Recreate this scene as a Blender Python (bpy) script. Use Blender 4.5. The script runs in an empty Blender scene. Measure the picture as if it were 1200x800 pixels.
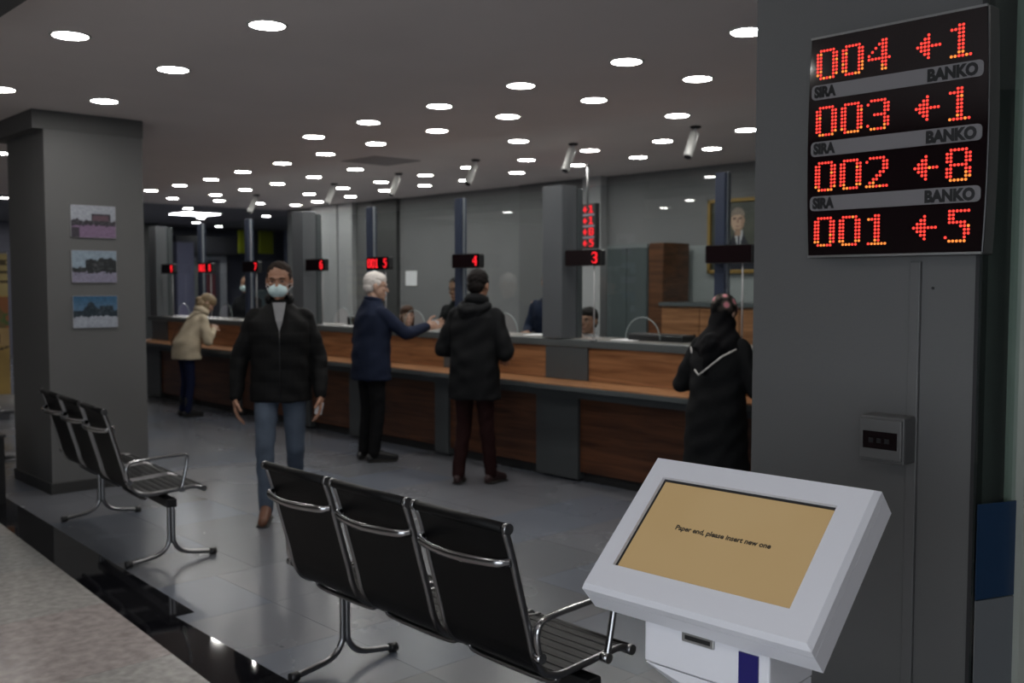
import bpy, math, random
import numpy as np
from mathutils import Vector, Matrix, Euler, noise
random.seed(4)
PI = math.pi
SC = bpy.context.scene
COL = SC.collection

# ------------------------------------------------------------------ camera
YAW = math.radians(42.9)
PITCH = math.atan(67 / 1167)
cam_d = bpy.data.cameras.new('camera')
cam = bpy.data.objects.new('camera', cam_d); COL.objects.link(cam)
cam_d.sensor_width = 36.0
cam_d.lens = 36.0 * 1167 / 1200
cam_d.clip_start = 0.05
cam.location = (0, 0, 1.6)
cam.rotation_euler = (PI / 2 - PITCH, 0, PI / 2 - YAW)
cam_d.dof.use_dof = True
cam_d.dof.focus_distance = 2.2
cam_d.dof.aperture_fstop = 5.0
SC.camera = cam

# ------------------------------------------------------------------ world, view
W = bpy.data.worlds.new('world'); SC.world = W; W.use_nodes = True
W.node_tree.nodes['Background'].inputs[0].default_value = (0.02, 0.022, 0.028, 1)
W.node_tree.nodes['Background'].inputs[1].default_value = 1.0
SC.view_settings.view_transform = 'Standard'
SC.view_settings.look = 'None'
SC.view_settings.gamma = 1.0
SC.view_settings.use_curve_mapping = False
SC.view_settings.exposure = 0.0
DAY = 4.2           # radiance of the added unseen window panes
LAMP = 62.0         # radiance of the round ceiling lights

# ------------------------------------------------------------------ materials
MATS = {}
def mat(name, col, rough=0.5, metal=0.0, spec=0.5, emit=None, est=0.0, var=0.0, vscale=4.0,
        bump=0.0, bscale=30.0, coat=0.0, stretch=(1, 1, 1), rvar=0.0, world=False):
    if name in MATS: return MATS[name]
    m = bpy.data.materials.new(name); m.use_nodes = True
    nt = m.node_tree; b = nt.nodes['Principled BSDF']
    c = (*col, 1)
    b.inputs['Base Color'].default_value = c
    b.inputs['Roughness'].default_value = rough
    b.inputs['Metallic'].default_value = metal
    b.inputs['Specular IOR Level'].default_value = spec
    b.inputs['Coat Weight'].default_value = coat
    if emit:
        b.inputs['Emission Color'].default_value = (*emit, 1)
        b.inputs['Emission Strength'].default_value = est
    if var or bump or rvar:
        tc = nt.nodes.new('ShaderNodeTexCoord'); mp = nt.nodes.new('ShaderNodeMapping')
        mp.inputs['Scale'].default_value = stretch
        if world:
            gm = nt.nodes.new('ShaderNodeNewGeometry'); nt.links.new(gm.outputs['Position'], mp.inputs['Vector'])
        else: nt.links.new(tc.outputs['Object'], mp.inputs['Vector'])
    if var or rvar:
        n = nt.nodes.new('ShaderNodeTexNoise'); n.inputs['Scale'].default_value = vscale
        n.inputs['Detail'].default_value = 5
        nt.links.new(mp.outputs[0], n.inputs['Vector'])
    if var:
        r = nt.nodes.new('ShaderNodeValToRGB')
        r.color_ramp.elements[0].position = 0.3; r.color_ramp.elements[1].position = 0.7
        r.color_ramp.elements[0].color = tuple(max(0, x * (1 - var)) for x in col) + (1,)
        r.color_ramp.elements[1].color = tuple(min(1, x * (1 + var)) for x in col) + (1,)
        nt.links.new(n.outputs['Fac'], r.inputs[0]); nt.links.new(r.outputs[0], b.inputs['Base Color'])
    if rvar:
        mr = nt.nodes.new('ShaderNodeMapRange')
        mr.inputs['To Min'].default_value = max(0.02, rough - rvar); mr.inputs['To Max'].default_value = rough + rvar
        nt.links.new(n.outputs['Fac'], mr.inputs['Value']); nt.links.new(mr.outputs[0], b.inputs['Roughness'])
    if bump:
        n2 = nt.nodes.new('ShaderNodeTexNoise'); n2.inputs['Scale'].default_value = bscale; n2.inputs['Detail'].default_value = 3
        bp = nt.nodes.new('ShaderNodeBump'); bp.inputs['Strength'].default_value = bump; bp.inputs['Distance'].default_value = 0.01
        nt.links.new(mp.outputs[0], n2.inputs['Vector']); nt.links.new(n2.outputs['Fac'], bp.inputs['Height'])
        nt.links.new(bp.outputs[0], b.inputs['Normal'])
    MATS[name] = m
    return m

def wood(name, c0, c1, rough=0.35):
    if name in MATS: return MATS[name]
    m = bpy.data.materials.new(name); m.use_nodes = True
    nt = m.node_tree; b = nt.nodes['Principled BSDF']
    tc = nt.nodes.new('ShaderNodeTexCoord'); mp = nt.nodes.new('ShaderNodeMapping')
    mp.inputs['Scale'].default_value = (0.9, 3, 14)
    n = nt.nodes.new('ShaderNodeTexNoise'); n.inputs['Scale'].default_value = 1.6; n.inputs['Detail'].default_value = 6
    n.inputs['Distortion'].default_value = 0.8
    r = nt.nodes.new('ShaderNodeValToRGB')
    r.color_ramp.elements[0].position = 0.32; r.color_ramp.elements[1].position = 0.66
    r.color_ramp.elements[0].color = (*c0, 1); r.color_ramp.elements[1].color = (*c1, 1)
    nt.links.new(tc.outputs['Object'], mp.inputs[0]); nt.links.new(mp.outputs[0], n.inputs['Vector'])
    nt.links.new(n.outputs['Fac'], r.inputs[0]); nt.links.new(r.outputs[0], b.inputs['Base Color'])
    b.inputs['Roughness'].default_value = rough
    MATS[name] = m
    return m

def emis(name, col, strength):
    if name in MATS: return MATS[name]
    m = bpy.data.materials.new(name); m.use_nodes = True
    nt = m.node_tree; nt.nodes.clear()
    e = nt.nodes.new('ShaderNodeEmission'); o = nt.nodes.new('ShaderNodeOutputMaterial')
    e.inputs[0].default_value = (*col, 1); e.inputs[1].default_value = strength
    nt.links.new(e.outputs[0], o.inputs[0]); MATS[name] = m
    return m

def glass(name, tint=(0.93, 0.96, 0.96), refl=0.10, rough=0.0):
    if name in MATS: return MATS[name]
    m = bpy.data.materials.new(name); m.use_nodes = True
    nt = m.node_tree; nt.nodes.clear()
    t = nt.nodes.new('ShaderNodeBsdfTransparent'); t.inputs[0].default_value = (*tint, 1)
    g = nt.nodes.new('ShaderNodeBsdfGlossy'); g.inputs['Roughness'].default_value = rough
    fr = nt.nodes.new('ShaderNodeLayerWeight'); fr.inputs['Blend'].default_value = 0.5
    pw = nt.nodes.new('ShaderNodeMath'); pw.operation = 'POWER'; pw.inputs[1].default_value = 4.0
    mr = nt.nodes.new('ShaderNodeMath'); mr.operation = 'MULTIPLY_ADD'; mr.inputs[1].default_value = 0.9; mr.inputs[2].default_value = refl
    mr.use_clamp = True
    nt.links.new(fr.outputs['Facing'], pw.inputs[0])
    mx = nt.nodes.new('ShaderNodeMixShader'); o = nt.nodes.new('ShaderNodeOutputMaterial')
    nt.links.new(pw.outputs[0], mr.inputs[0]); nt.links.new(mr.outputs[0], mx.inputs[0])
    nt.links.new(t.outputs[0], mx.inputs[1]); nt.links.new(g.outputs[0], mx.inputs[2])
    nt.links.new(mx.outputs[0], o.inputs[0]); MATS[name] = m
    return m

def attr_mat(name, rough=0.4, spec=0.5, emit=0.0):
    if name in MATS: return MATS[name]
    m = bpy.data.materials.new(name); m.use_nodes = True
    nt = m.node_tree; b = nt.nodes['Principled BSDF']
    a = nt.nodes.new('ShaderNodeAttribute'); a.attribute_name = 'print'
    nt.links.new(a.outputs['Color'], b.inputs['Base Color'])
    b.inputs['Roughness'].default_value = rough; b.inputs['Specular IOR Level'].default_value = spec
    MATS[name] = m
    return m

GREY_PAINT = mat('grey_wall_paint', (0.112, 0.112, 0.112), 0.55, var=0.04, vscale=2, bump=0.05, bscale=120)
BACK_PAINT = mat('office_wall_paint', (0.17, 0.17, 0.172), 0.6, var=0.05, vscale=1.5)
CEIL = mat('ceiling_paint', (0.80, 0.735, 0.715), 0.75, var=0.03, vscale=1.2)
DARK_PANEL = mat('charcoal_laminate', (0.060, 0.066, 0.070), 0.40, var=0.06, vscale=3)
DARK_TOP = mat('dark_counter_edge', (0.075, 0.085, 0.088), 0.35)
WALNUT_SHADED = wood('walnut_veneer_shaded', (0.040, 0.013, 0.006), (0.115, 0.043, 0.018))  # lower counter panels: shade below the ledge is darkened into this veneer
WALNUT2 = wood('walnut_veneer_pale', (0.15, 0.062, 0.025), (0.33, 0.155, 0.07))
WALNUT_TOP = wood('walnut_ledge_top', (0.26, 0.12, 0.05), (0.42, 0.21, 0.10), 0.3)
LEATHER = mat('black_leather', (0.005, 0.005, 0.0055), 0.5, spec=0.2, bump=0.15, bscale=260)
LEATHER_RIB = mat('black_leather_rib', (0.014, 0.014, 0.015), 0.38)
CHROME = mat('chrome', (0.42, 0.42, 0.43), 0.20, 1.0, rvar=0.05, vscale=20)
CHROME_D = mat('satin_chrome', (0.30, 0.30, 0.31), 0.28, 1.0)
BLACK_PL = mat('black_plastic', (0.012, 0.012, 0.013), 0.4)
BLACK_GL = mat('black_acrylic', (0.008, 0.004, 0.005), 0.07, coat=0.3)
WHITE_PL = mat('white_painted_steel', (0.66, 0.66, 0.70), 0.32, coat=0.2, bump=0.01, bscale=200)
GREY_PL = mat('grey_plastic', (0.20, 0.20, 0.20), 0.45)
WHITE_LAM = mat('pale_laminate', (0.42, 0.42, 0.43), 0.5)
PAPER = mat('white_paper', (0.75, 0.75, 0.77), 0.8)
BLUE_STEEL = mat('navy_steel', (0.030, 0.040, 0.070), 0.35, 0.2)
GLASS = glass('screen_glass', refl=0.04)
LAMP_M = emis('lamp_diffuser', (1.0, 0.975, 0.93), LAMP)
LED_RED = emis('led_red', (1.0, 0.02, 0.03), 1.6)
LED_HOT = emis('led_dot', (1.0, 0.055, 0.04), 1.6)
LED_AMB = emis('led_dot_orange', (1.0, 0.26, 0.05), 1.4)

# ------------------------------------------------------------------ mesh builder
class MB:
    def __init__(s): s.v = []; s.f = []; s.mi = []; s.sm = []
    def add(s, vs, fs, mi=0, sm=False):
        o = len(s.v); s.v += [tuple(p) for p in vs]
        for f in fs: s.f.append(tuple(i + o for i in f)); s.mi.append(mi); s.sm.append(sm)
        return s
    def box(s, a, b, mi=0):
        x0, y0, z0 = a; x1, y1, z1 = b
        vs = [(x0,y0,z0),(x1,y0,z0),(x1,y1,z0),(x0,y1,z0),(x0,y0,z1),(x1,y0,z1),(x1,y1,z1),(x0,y1,z1)]
        return s.add(vs, [(0,3,2,1),(4,5,6,7),(0,1,5,4),(1,2,6,5),(2,3,7,6),(3,0,4,7)], mi)
    def rings(s, R, mi=0, sm=True, cap=True, closed=False):
        n = len(R[0]); vs = [p for r in R for p in r]; fs = []
        m = len(R)
        for i in range(m if closed else m - 1):
            for j in range(n):
                a = i * n + j; b = i * n + (j + 1) % n
                c = ((i + 1) % m) * n + (j + 1) % n; d = ((i + 1) % m) * n + j
                fs.append((a, b, c, d))
        s.add(vs, fs, mi, sm)
        if cap and not closed:
            o = len(s.v) - len(vs)
            s.f.append(tuple(o + j for j in reversed(range(n)))); s.mi.append(mi); s.sm.append(False)
            s.f.append(tuple(o + (m - 1) * n + j for j in range(n))); s.mi.append(mi); s.sm.append(False)
        return s
    def tube(s, pts, r, n=8, mi=0, flat=1.0, closed=False, rr=None):
        pts = [Vector(p) for p in pts]; R = []; up = None
        for i, p in enumerate(pts):
            if closed: t = (pts[(i + 1) % len(pts)] - pts[i - 1])
            else: t = (pts[min(i + 1, len(pts) - 1)] - pts[max(i - 1, 0)])
            t.normalize()
            if up is None:
                up = Vector((0, 0, 1)) if abs(t.z) < 0.9 else Vector((1, 0, 0))
            sd = t.cross(up).normalized(); u2 = sd.cross(t).normalized(); up = u2
            q = r if rr is None else rr[i]
            R.append([p + sd * math.cos(2*PI*k/n) * q + u2 * math.sin(2*PI*k/n) * q * flat for k in range(n)])
        return s.rings(R, mi, True, True, closed)
    def lathe(s, prof, c=(0,0,0), n=20, mi=0, sm=True, cap=True):
        R = [[(c[0] + r*math.cos(2*PI*k/n), c[1] + r*math.sin(2*PI*k/n), c[2] + z) for k in range(n)] for r, z in prof]
        return s.rings(R, mi, sm, cap)
    def ell(s, c, r, n=14, m=9, M=None, mi=0):
        R = []
        c = Vector(c)
        for i in range(m + 1):
            th = PI * (i / m); st = max(math.sin(th), 0.02); ct = -math.cos(th)
            ring = []
            for k in range(n):
                p = Vector((r[0]*st*math.cos(2*PI*k/n), r[1]*st*math.sin(2*PI*k/n), r[2]*ct))
                if M: p = M @ p
                ring.append(c + p)
            R.append(ring)
        return s.rings(R, mi, True, True)
    def cap2(s, p0, p1, r0, r1, n=12, fl=1.0, side=None):
        """tapered capsule; fl flattens it across the given side direction"""
        p0 = Vector(p0); p1 = Vector(p1); t = (p1 - p0); L = t.length
        if L < 1e-6: return s.ell(p0, (r0, r0, r0))
        t.normalize()
        ref = Vector(side) if side else (Vector((0, 1, 0)) if abs(t.y) < 0.9 else Vector((1, 0, 0)))
        a = t.cross(ref).normalized(); b = a.cross(t).normalized()
        R = []
        st = [(-r0 * math.cos(x), r0 * math.sin(x), p0) for x in (0.08, 0.5, 1.0, PI/2)] + \
             [(r1 * math.sin(x), r1 * math.cos(x), p1) for x in (0, 0.55, 1.05, 1.5)]
        for off, rad, base in st:
            R.append([base + t * off + a * math.cos(2*PI*k/n) * rad + b * math.sin(2*PI*k/n) * rad * fl for k in range(n)])
        return s.rings(R, 0, True, True)
    def loft(s, rings, n=20, p=2.0, M=None, mi=0):
        """rings: (cx, cy, z, halfwidth, halfdepth)"""
        R = []
        for cx, cy, z, a, b in rings:
            ring = []
            for k in range(n):
                t = 2*PI*k/n; c, q = math.cos(t), math.sin(t)
                x = a * math.copysign(abs(c) ** (2/p), c); y = b * math.copysign(abs(q) ** (2/p), q)
                v = Vector((cx + x, cy + y, z))
                ring.append(M @ v if M else v)
            R.append(ring)
        return s.rings(R, mi, True, True)
    def prism(s, poly, ax, a, b, mi=0):
        """extrude polygon (u,v) along axis ax between a and b"""
        def P(u, v, w):
            return {'x': (w, u, v), 'y': (u, w, v), 'z': (u, v, w)}[ax]
        n = len(poly)
        vs = [P(u, v, a) for u, v in poly] + [P(u, v, b) for u, v in poly]
        fs = [tuple(range(n))[::-1], tuple(range(n, 2*n))] + [(i, (i+1) % n, n + (i+1) % n, n + i) for i in range(n)]
        return s.add(vs, fs, mi)
    def build(s, name, m, parent=None, loc=None, rot=None, bev=0, smooth=None, fix=True):
        me = bpy.data.meshes.new(name)
        me.from_pydata(s.v, [], s.f)
        for x in (m if isinstance(m, (list, tuple)) else [m]): me.materials.append(x)
        me.polygons.foreach_set('material_index', s.mi)
        sm = s.sm if smooth is None else [smooth] * len(s.f)
        me.polygons.foreach_set('use_smooth', sm)
        me.update()
        if fix:
            import bmesh
            bm = bmesh.new(); bm.from_mesh(me); bmesh.ops.recalc_face_normals(bm, faces=bm.faces); bm.to_mesh(me); bm.free()
        o = bpy.data.objects.new(name, me); COL.objects.link(o)
        if parent: o.parent = parent
        if loc: o.location = loc
        if rot: o.rotation_euler = rot
        if bev:
            md = o.modifiers.new('bevel', 'BEVEL'); md.width = bev; md.segments = 2; md.limit_method = 'ANGLE'
        return o

def tag(o, label=None, cat=None, group=None, kind=None):
    if label: o['label'] = label
    if cat: o['category'] = cat
    if group: o['group'] = group
    if kind: o['kind'] = kind
    return o
def empty(name, loc=(0,0,0), rz=0):
    o = bpy.data.objects.new(name, None); COL.objects.link(o); o.location = loc; o.rotation_euler = (0, 0, rz)
    o.empty_display_size = 0.2
    return o
def struct(o): o['kind'] = 'structure'; return o
def copy_tree(o, parent=None):
    c = o.copy(); COL.objects.link(c)
    if parent: c.parent = parent
    for ch in list(o.children): copy_tree(ch, c)
    return c
def bx(name, a, b, m, parent=None, bev=0): return MB().box(a, b).build(name, m, parent, bev=bev)

def text_obj(name, body, size, m, M, parent=None, bold=0.0, ext=0.0006, align='LEFT'):
    cu = bpy.data.curves.new(name, 'FONT'); cu.body = body; cu.size = size; cu.offset = bold
    cu.extrude = ext; cu.align_x = align; cu.resolution_u = 3
    tmp = bpy.data.objects.new(name, cu); COL.objects.link(tmp)
    dg = bpy.context.evaluated_depsgraph_get(); dg.update()
    me = bpy.data.meshes.new_from_object(tmp.evaluated_get(dg))
    bpy.data.objects.remove(tmp); bpy.data.curves.remove(cu)
    me.transform(M); me.materials.clear(); me.materials.append(m)
    o = bpy.data.objects.new(name, me); COL.objects.link(o)
    if parent: o.parent = parent
    return o

def print_panel(name, w, h, nx, ny, fn, m, parent, M):
    """flat printed sheet in the local XZ plane, facing -Y, colour per face from fn(u,v)"""
    vs = [(-w/2 + w*i/nx, 0, -h/2 + h*j/ny) for j in range(ny+1) for i in range(nx+1)]
    fs = []; cols = []
    for j in range(ny):
        for i in range(nx):
            a = j*(nx+1)+i; fs.append((a, a+1, a+nx+2, a+nx+1)); cols.append(fn((i+.5)/nx, (j+.5)/ny))
    me = bpy.data.meshes.new(name); me.from_pydata(vs, [], fs)
    at = me.color_attributes.new('print', 'FLOAT_COLOR', 'CORNER')
    buf = np.ones((len(fs)*4, 4), dtype=np.float32)
    for k, c in enumerate(cols): buf[k*4:k*4+4, :3] = c
    at.data.foreach_set('color', buf.ravel()); me.materials.append(m)
    me.transform(M)
    o = bpy.data.objects.new(name, me); COL.objects.link(o); o.parent = parent
    return o

# ================================================================== SETTING
H = 2.9
XL, XR, YF, YB = -15.6, 3.2, -3.2, 9.1

# floor: sub-base, hall tiles, black border, granite slabs
fl = struct(MB().box((-30, -3.4, -0.12), (3.4, 16, -0.012)).build('floor', mat('floor_screed', (0.08, 0.08, 0.085), 0.4)))
T1 = [mat('hall_tile_%s' % n, c, 0.27, var=0.05, vscale=1.1, rvar=0.03, spec=0.55, world=True) for n, c in
      (('grey', (0.142, 0.147, 0.166)), ('bluish', (0.128, 0.142, 0.174)), ('dark', (0.124, 0.130, 0.146)))]
tile_mesh = {}
def tile(kind, w, d, m, x, y, z=0.0, gap=0.0009, poly=None):
    key = (kind, w, d, m.name) if poly is None else None
    if key and key in tile_mesh:
        o = bpy.data.objects.new('tile', tile_mesh[key]); COL.objects.link(o)
    else:
        mb = MB()
        if poly is None: mb.box((gap, gap, -0.012), (w-gap, d-gap, 0))
        else: mb.prism(poly, 'z', -0.012, 0)
        o = mb.build('tile', m)
        if key: tile_mesh[key] = o.data
    o.parent = fl; o.location = (x, y, z)
    return o
random.seed(11)
TS = 0.62
nx = int((XL + 16 + 0) // 1)
x = -15.6
cnt = 0
while x < -1.0:
    y = 2.10 if x < -5.3 else 1.86
    k = 0
    while y < 5.9:
        d = TS if (y > 2.15 or x < -4.6) else TS
        tile('hall', TS, TS, T1[random.choice((0, 0, 1, 1, 2))], x, y); y += TS; cnt += 1
    x += TS
# plain polished floor beyond and around the tiled area (too far or out of view to tell tiles)
for a, b in (((-30, -3.4, -0.012), (-15.602, 16, 0)), ((-15.6, 5.9, -0.012), (3.4, 9.1, -0.001)), ((-0.98, 1.9, -0.012), (3.4, 5.9, 0))):
    q = bx('floor_finish', a, b, T1[0], fl); q['kind'] = 'stuff'
BLK = [mat('black_granite_a', (0.006, 0.006, 0.008), 0.045, var=0.5, vscale=60, spec=0.6, world=True),
       mat('black_granite_b', (0.010, 0.010, 0.012), 0.05, var=0.5, vscale=60, spec=0.6, world=True)]
GRN = [mat('pale_granite_a', (0.40, 0.385, 0.37), 0.22, var=0.20, vscale=22, spec=0.45, world=True),
       mat('pale_granite_b', (0.40, 0.355, 0.345), 0.22, var=0.22, vscale=18, spec=0.45, world=True),
       mat('pale_granite_c', (0.37, 0.368, 0.36), 0.22, var=0.20, vscale=26, spec=0.45, world=True)]
def ylo(x): return 1.78 - 0.057 * (x + 3.7)
def yup(x): return (2.12 - 0.038 * (x + 4.6)) if x < -4.56 else 2.02
xs = [-14.0, -12.6, -11.2, -9.8, -8.5, -7.3, -6.2, -5.15, -4.56, -3.6, -2.6, -1.6, -0.6, 0.6, 1.8, 3.0]
for i in range(len(xs) - 1):
    a, b = xs[i] + .0015, xs[i+1] - .0015
    tile('s', 0, 0, BLK[i % 2], 0, 0, 0.003, poly=[(a, ylo(a)), (b, ylo(b)), (b, yup(b - .004)), (a, yup(a + .004))])
GS = 0.9
x = -14.0
while x < 3.0:
    for k in range(5):
        a, b = x + .0012, x + GS - .0012
        t0 = lambda q: ylo(q) - .0025 - k*GS - (0 if k == 0 else 0)
        tile('g', 0, 0, random.choice(GRN), 0, 0, 0.003,
             poly=[(a, t0(a) - GS + .0025), (b, t0(b) - GS + .0025), (b, t0(b)), (a, t0(a))])
    x += GS

# ceiling
ce = struct(MB().box((XL, YF, H), (XR, YB, H + .15)).build('ceiling', CEIL))
bx('ceiling_edge', (XL - .03, YF, H - .012), (XL, 12, H + .15), mat('ceiling_trim', (0.5, 0.49, 0.5), 0.5), ce)
struct(MB().box((-30, YF, 3.0), (XL - .03, 16, 3.15)).build('ceiling', mat('far_ceiling_paint', (0.20, 0.20, 0.215), 0.7)))
struct(bx('trim_1', (-16, 0.80, 2.82), (XR, 1.44, H), mat('ceiling_beam_paint', (0.09, 0.09, 0.09), 0.6)))
tag(bx('ceiling_hatch', (-9.0, 5.9, H - .006), (-8.4, 6.5, H + .01), mat('hatch_paint', (0.33, 0.30, 0.295), 0.7), ce, bev=.004))

# walls
wb = struct(bx('wall_back', (XL, YB, 0), (XR, YB + .2, H), BACK_PAINT))
struct(bx('wall_right', (XR, YF, 0), (XR + .2, YB, H), GREY_PAINT))
struct(bx('wall_front', (-30, YF - .2, 0), (XR, YF, 3.1), GREY_PAINT))
struct(bx('wall_left', (-24.2, YF, 0), (-24, 16, 3.1), mat('far_wall_paint', (0.13, 0.135, 0.175), 0.6)))
struct(bx('wall_side', (XL - .1, YB + .2, 0), (XL, 16, 3.0), mat('far_side_paint', (0.10, 0.11, 0.14), 0.5)))
struct(bx('wall_end', (-24, 15.8, 0), (XL, 16, 3.0), MATS['far_wall_paint']))

# unseen window added behind the camera: glowing panes brighten the kiosk coolly
wn = struct(bx('fill_window_1', (-1.6, YF, 0.35), (2.9, YF + .02, 2.6), mat('fill_window_reveal', (.2,.2,.2), .5)))
for i in range(3):
    bx('pane', (-1.5 + i*1.46, YF + .015, .45), (-.12 + i*1.46, YF + .025, 2.5), emis('fill_light_pane', (0.86, 0.93, 1.0), DAY), wn)
for i in range(4):
    bx('fill_window_frame', (-1.6 + i*1.46, YF + .01, .35), (-1.5 + i*1.46, YF + .07, 2.6), mat('fill_window_bar', (.12,.12,.12), .4), wn)
# ceiling lights ---------------------------------------------------
lights = [(-5.45,1.91),(-4.56,2.56),(-5.88,2.66),(-7.21,2.75),(-7.25,2.08),(-10.75,3.06),(-6.71,4.66),(-7.69,4.76),(-8.61,5.46),
 (-9.59,5.54),(-10.62,5.62),(-11.66,5.74),(-12.64,5.78),(-13.6,5.8),(-14.59,6.55),(-13.61,6.76),(-14.53,7.28),(-12.6,6.7),
 (-11.57,6.61),(-10.54,6.52),(-9.52,6.43),(-14.56,7.98),(-14.46,8.59),(-12.56,7.69),(-13.63,8.49),(-11.48,7.55),(-12.51,8.36),
 (-7.67,5.41),(-2.99,4.44),(-3.87,4.51),(-3.88,5.21),(-4.8,4.54),(-4.82,5.27),(-4.82,6.22),(-5.75,4.62),(-5.74,5.29),
 (-6.68,5.34),(-4.87,7.22),(-5.76,7.22),(-6.65,6.26),(-5.76,7.97),(-6.64,7.2),(-6.66,7.95),(-7.59,7.26),(-7.54,7.97),
 (-8.53,8.0),(-9.47,7.39),(-8.52,7.26),(-9.59,8.12),(-10.45,8.14),(-10.48,7.47),(-11.39,8.18)]
extra = [(-3.3, -0.4), (-0.6, -0.4), (1.0, 4.0), (0.2, 3.2), (-3.62, 2.46), (-2.70, 2.40), (-9.48, -0.46), (-10.7, -1.4), (-13.3, -0.15), (-6.4, -1.2), (0.9, -0.4), (-12.6, 2.4)]  # unseen lamps: some read from reflections, several added to light foreground and alcove
light_me = {}
def ceiling_light(x, y, z, label, group, r=0.088):
    o = empty('ceiling_light', (x, y, z))
    tag(o, label, 'light', group)
    if 'ring' not in light_me:
        a = MB().lathe([(r, -.006), (r + .012, -.006), (r + .016, 0.0), (r, 0.0)], n=24, cap=False).build('trim_ring', mat('light_ring', (0.6, 0.6, 0.58), 0.5), o)
        b = MB().lathe([(0.002, -.005), (r, -.0045), (r, -.001)], n=24, cap=False).build('diffuser', LAMP_M, o)
        light_me['ring'] = a.data; light_me['diff'] = b.data
    else:
        for n, k in (('trim_ring', 'ring'), ('diffuser', 'diff')):
            q = bpy.data.objects.new(n, light_me[k]); COL.objects.link(q); q.parent = o
    return o
ORD = ['first', 'second', 'third', 'fourth', 'fifth', 'sixth', 'seventh', 'eighth', 'ninth', 'tenth', 'eleventh', 'twelfth', 'thirteenth']
ROWS = [('seating-side', 0, 3.3), ('nearest-the-pillars', 4.3, 4.9), ('mid-hall', 4.9, 5.85), ('counter-side', 5.85, 6.8), ('over-the-tellers', 6.8, 7.6), ('back-wall', 7.6, 9)]
for nm, a, b in ROWS:
    rw = sorted([l for l in lights if a <= l[1] < b], key=lambda l: -l[0])
    for i, (x, y) in enumerate(rw):
        ceiling_light(x, y, H, '%s round ceiling downlight from the right in the %s row' % (ORD[i], nm), 'round ceiling downlights')
EX = ['added above the kiosk user', 'added right of the fill window', 'added behind the glass partition, far', 'added behind the glass partition, near', 'nearest the queue board', 'above the foreground bench',
      'in the middle of the entrance side', 'left on the entrance side', 'far left on the entrance side', 'added behind the foreground bench', 'added at the right end of the entrance side', 'above the golden banner']
for (x, y), w_ in zip(extra, EX):
    ceiling_light(x, y, H, 'round ceiling downlight outside the picture ' + w_, 'round downlights near the entrance')
random.seed(3)
for li, (px, py) in enumerate(((-19,6.2),(-20.5,7.2),(-21.8,8.6),(-17.6,8.2),(-20,9.6),(-21.5,10.2),(-18.5,10.3),(-22.6,11.3),(-17.5,5.0),(-20,4.2),(-22.5,5.4),(-18.3,3.2),(-22,3.4),(-22.8,7.0),(-17,2.2),(-20.3,1.6))):
    ceiling_light(px, py, 3.0, 'small round far hall ceiling light ' + ['in front of the big glowing panel', 'beyond and left of the glowing panel', 'between the glowing panel and the far wall', 'nearest the glowing panel', 'right of the glowing panel', 'above the far doorway', 'left of the hanging strip lamp', 'closest to the green panels', 'left of the pillar, nearest', 'left of the pillar, middle', 'left of the pillar, farthest', 'seen above the golden banner, nearest', 'seen above the golden banner, farthest', 'closest to the far wall', 'just past the hall ceiling edge', 'farthest left at the picture edge'][li], 'round lights of the far hall')
o = empty('ceiling_panel_light', (-18.6, 8.8, 3.0))
tag(o, 'large square glowing ceiling panel in the far hall', 'light')
bx('frame', (-.40, -.40, -.03), (.40, .40, 0), WHITE_PL, o)
bx('diffuser', (-.36, -.36, -.034), (.36, .36, -.028), emis('panel_diffuser', (0.93, 0.93, 1.0), 30), o)
o = empty('strip_light', (-17.6, 10.9, 2.95))
tag(o, 'bright white linear lamp hanging in the far hall right of the green panels', 'light')
bx('housing', (-.5, -.06, -.05), (.5, .06, .05), WHITE_PL, o)
bx('diffuser', (-.48, -.05, -.062), (.48, .05, -.048), emis('strip_diffuser', (0.93, 0.93, 1.0), 8), o)

# security cameras ---------------------------------------------------
def security_camera(x, y, aim, label):
    o = empty('security_camera', (x, y, H), aim)
    tag(o, label, 'camera', 'bullet cameras along the ceiling')
    MB().lathe([(.045, 0), (.045, -.012), (.03, -.02), (.02, -.02)], n=16).build('mount', BLACK_PL, o)
    MB().tube([(0, 0, -.015), (0, -.01, -.05), (0, -.03, -.075)], .012).build('arm', WHITE_PL, o)
    M = Matrix.Translation((0, -.03, -.08)) @ Matrix.Rotation(math.radians(62), 4, 'X')
    b = MB(); 
    R = []
    for r, yy in ((.034, .03), (.038, .02), (.038, -.20), (.034, -.205)):
        R.append([M @ Vector((r*math.cos(2*PI*k/16), yy, r*math.sin(2*PI*k/16))) for k in range(16)])
    b.rings(R); b.build('housing', mat('camera_white', (0.62, 0.62, 0.6), 0.35), o)
    R = [[M @ Vector((r*math.cos(2*PI*k/16), yy, r*math.sin(2*PI*k/16))) for k in range(16)] for r, yy in ((.031, -.203), (.031, -.212))]
    MB().rings(R).build('lens', BLACK_GL, o)
    return o
for (x, y), lb in zip([(-5.05,6.76),(-6.43,6.75),(-7.95,6.87),(-9.54,7.05),(-11.07,7.15),(-13.2,7.2)],
        ['white bullet security camera on the ceiling nearest the portrait', 'white bullet camera on the ceiling above the tall grey pylon',
         'white bullet camera on the ceiling third from the right', 'white bullet camera on the ceiling above the numeral display showing 001 5',
         'white bullet camera on the ceiling above the pale wall panels', 'white bullet camera on the ceiling farthest to the left']):
    security_camera(x, y, math.radians(8), lb)

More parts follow.
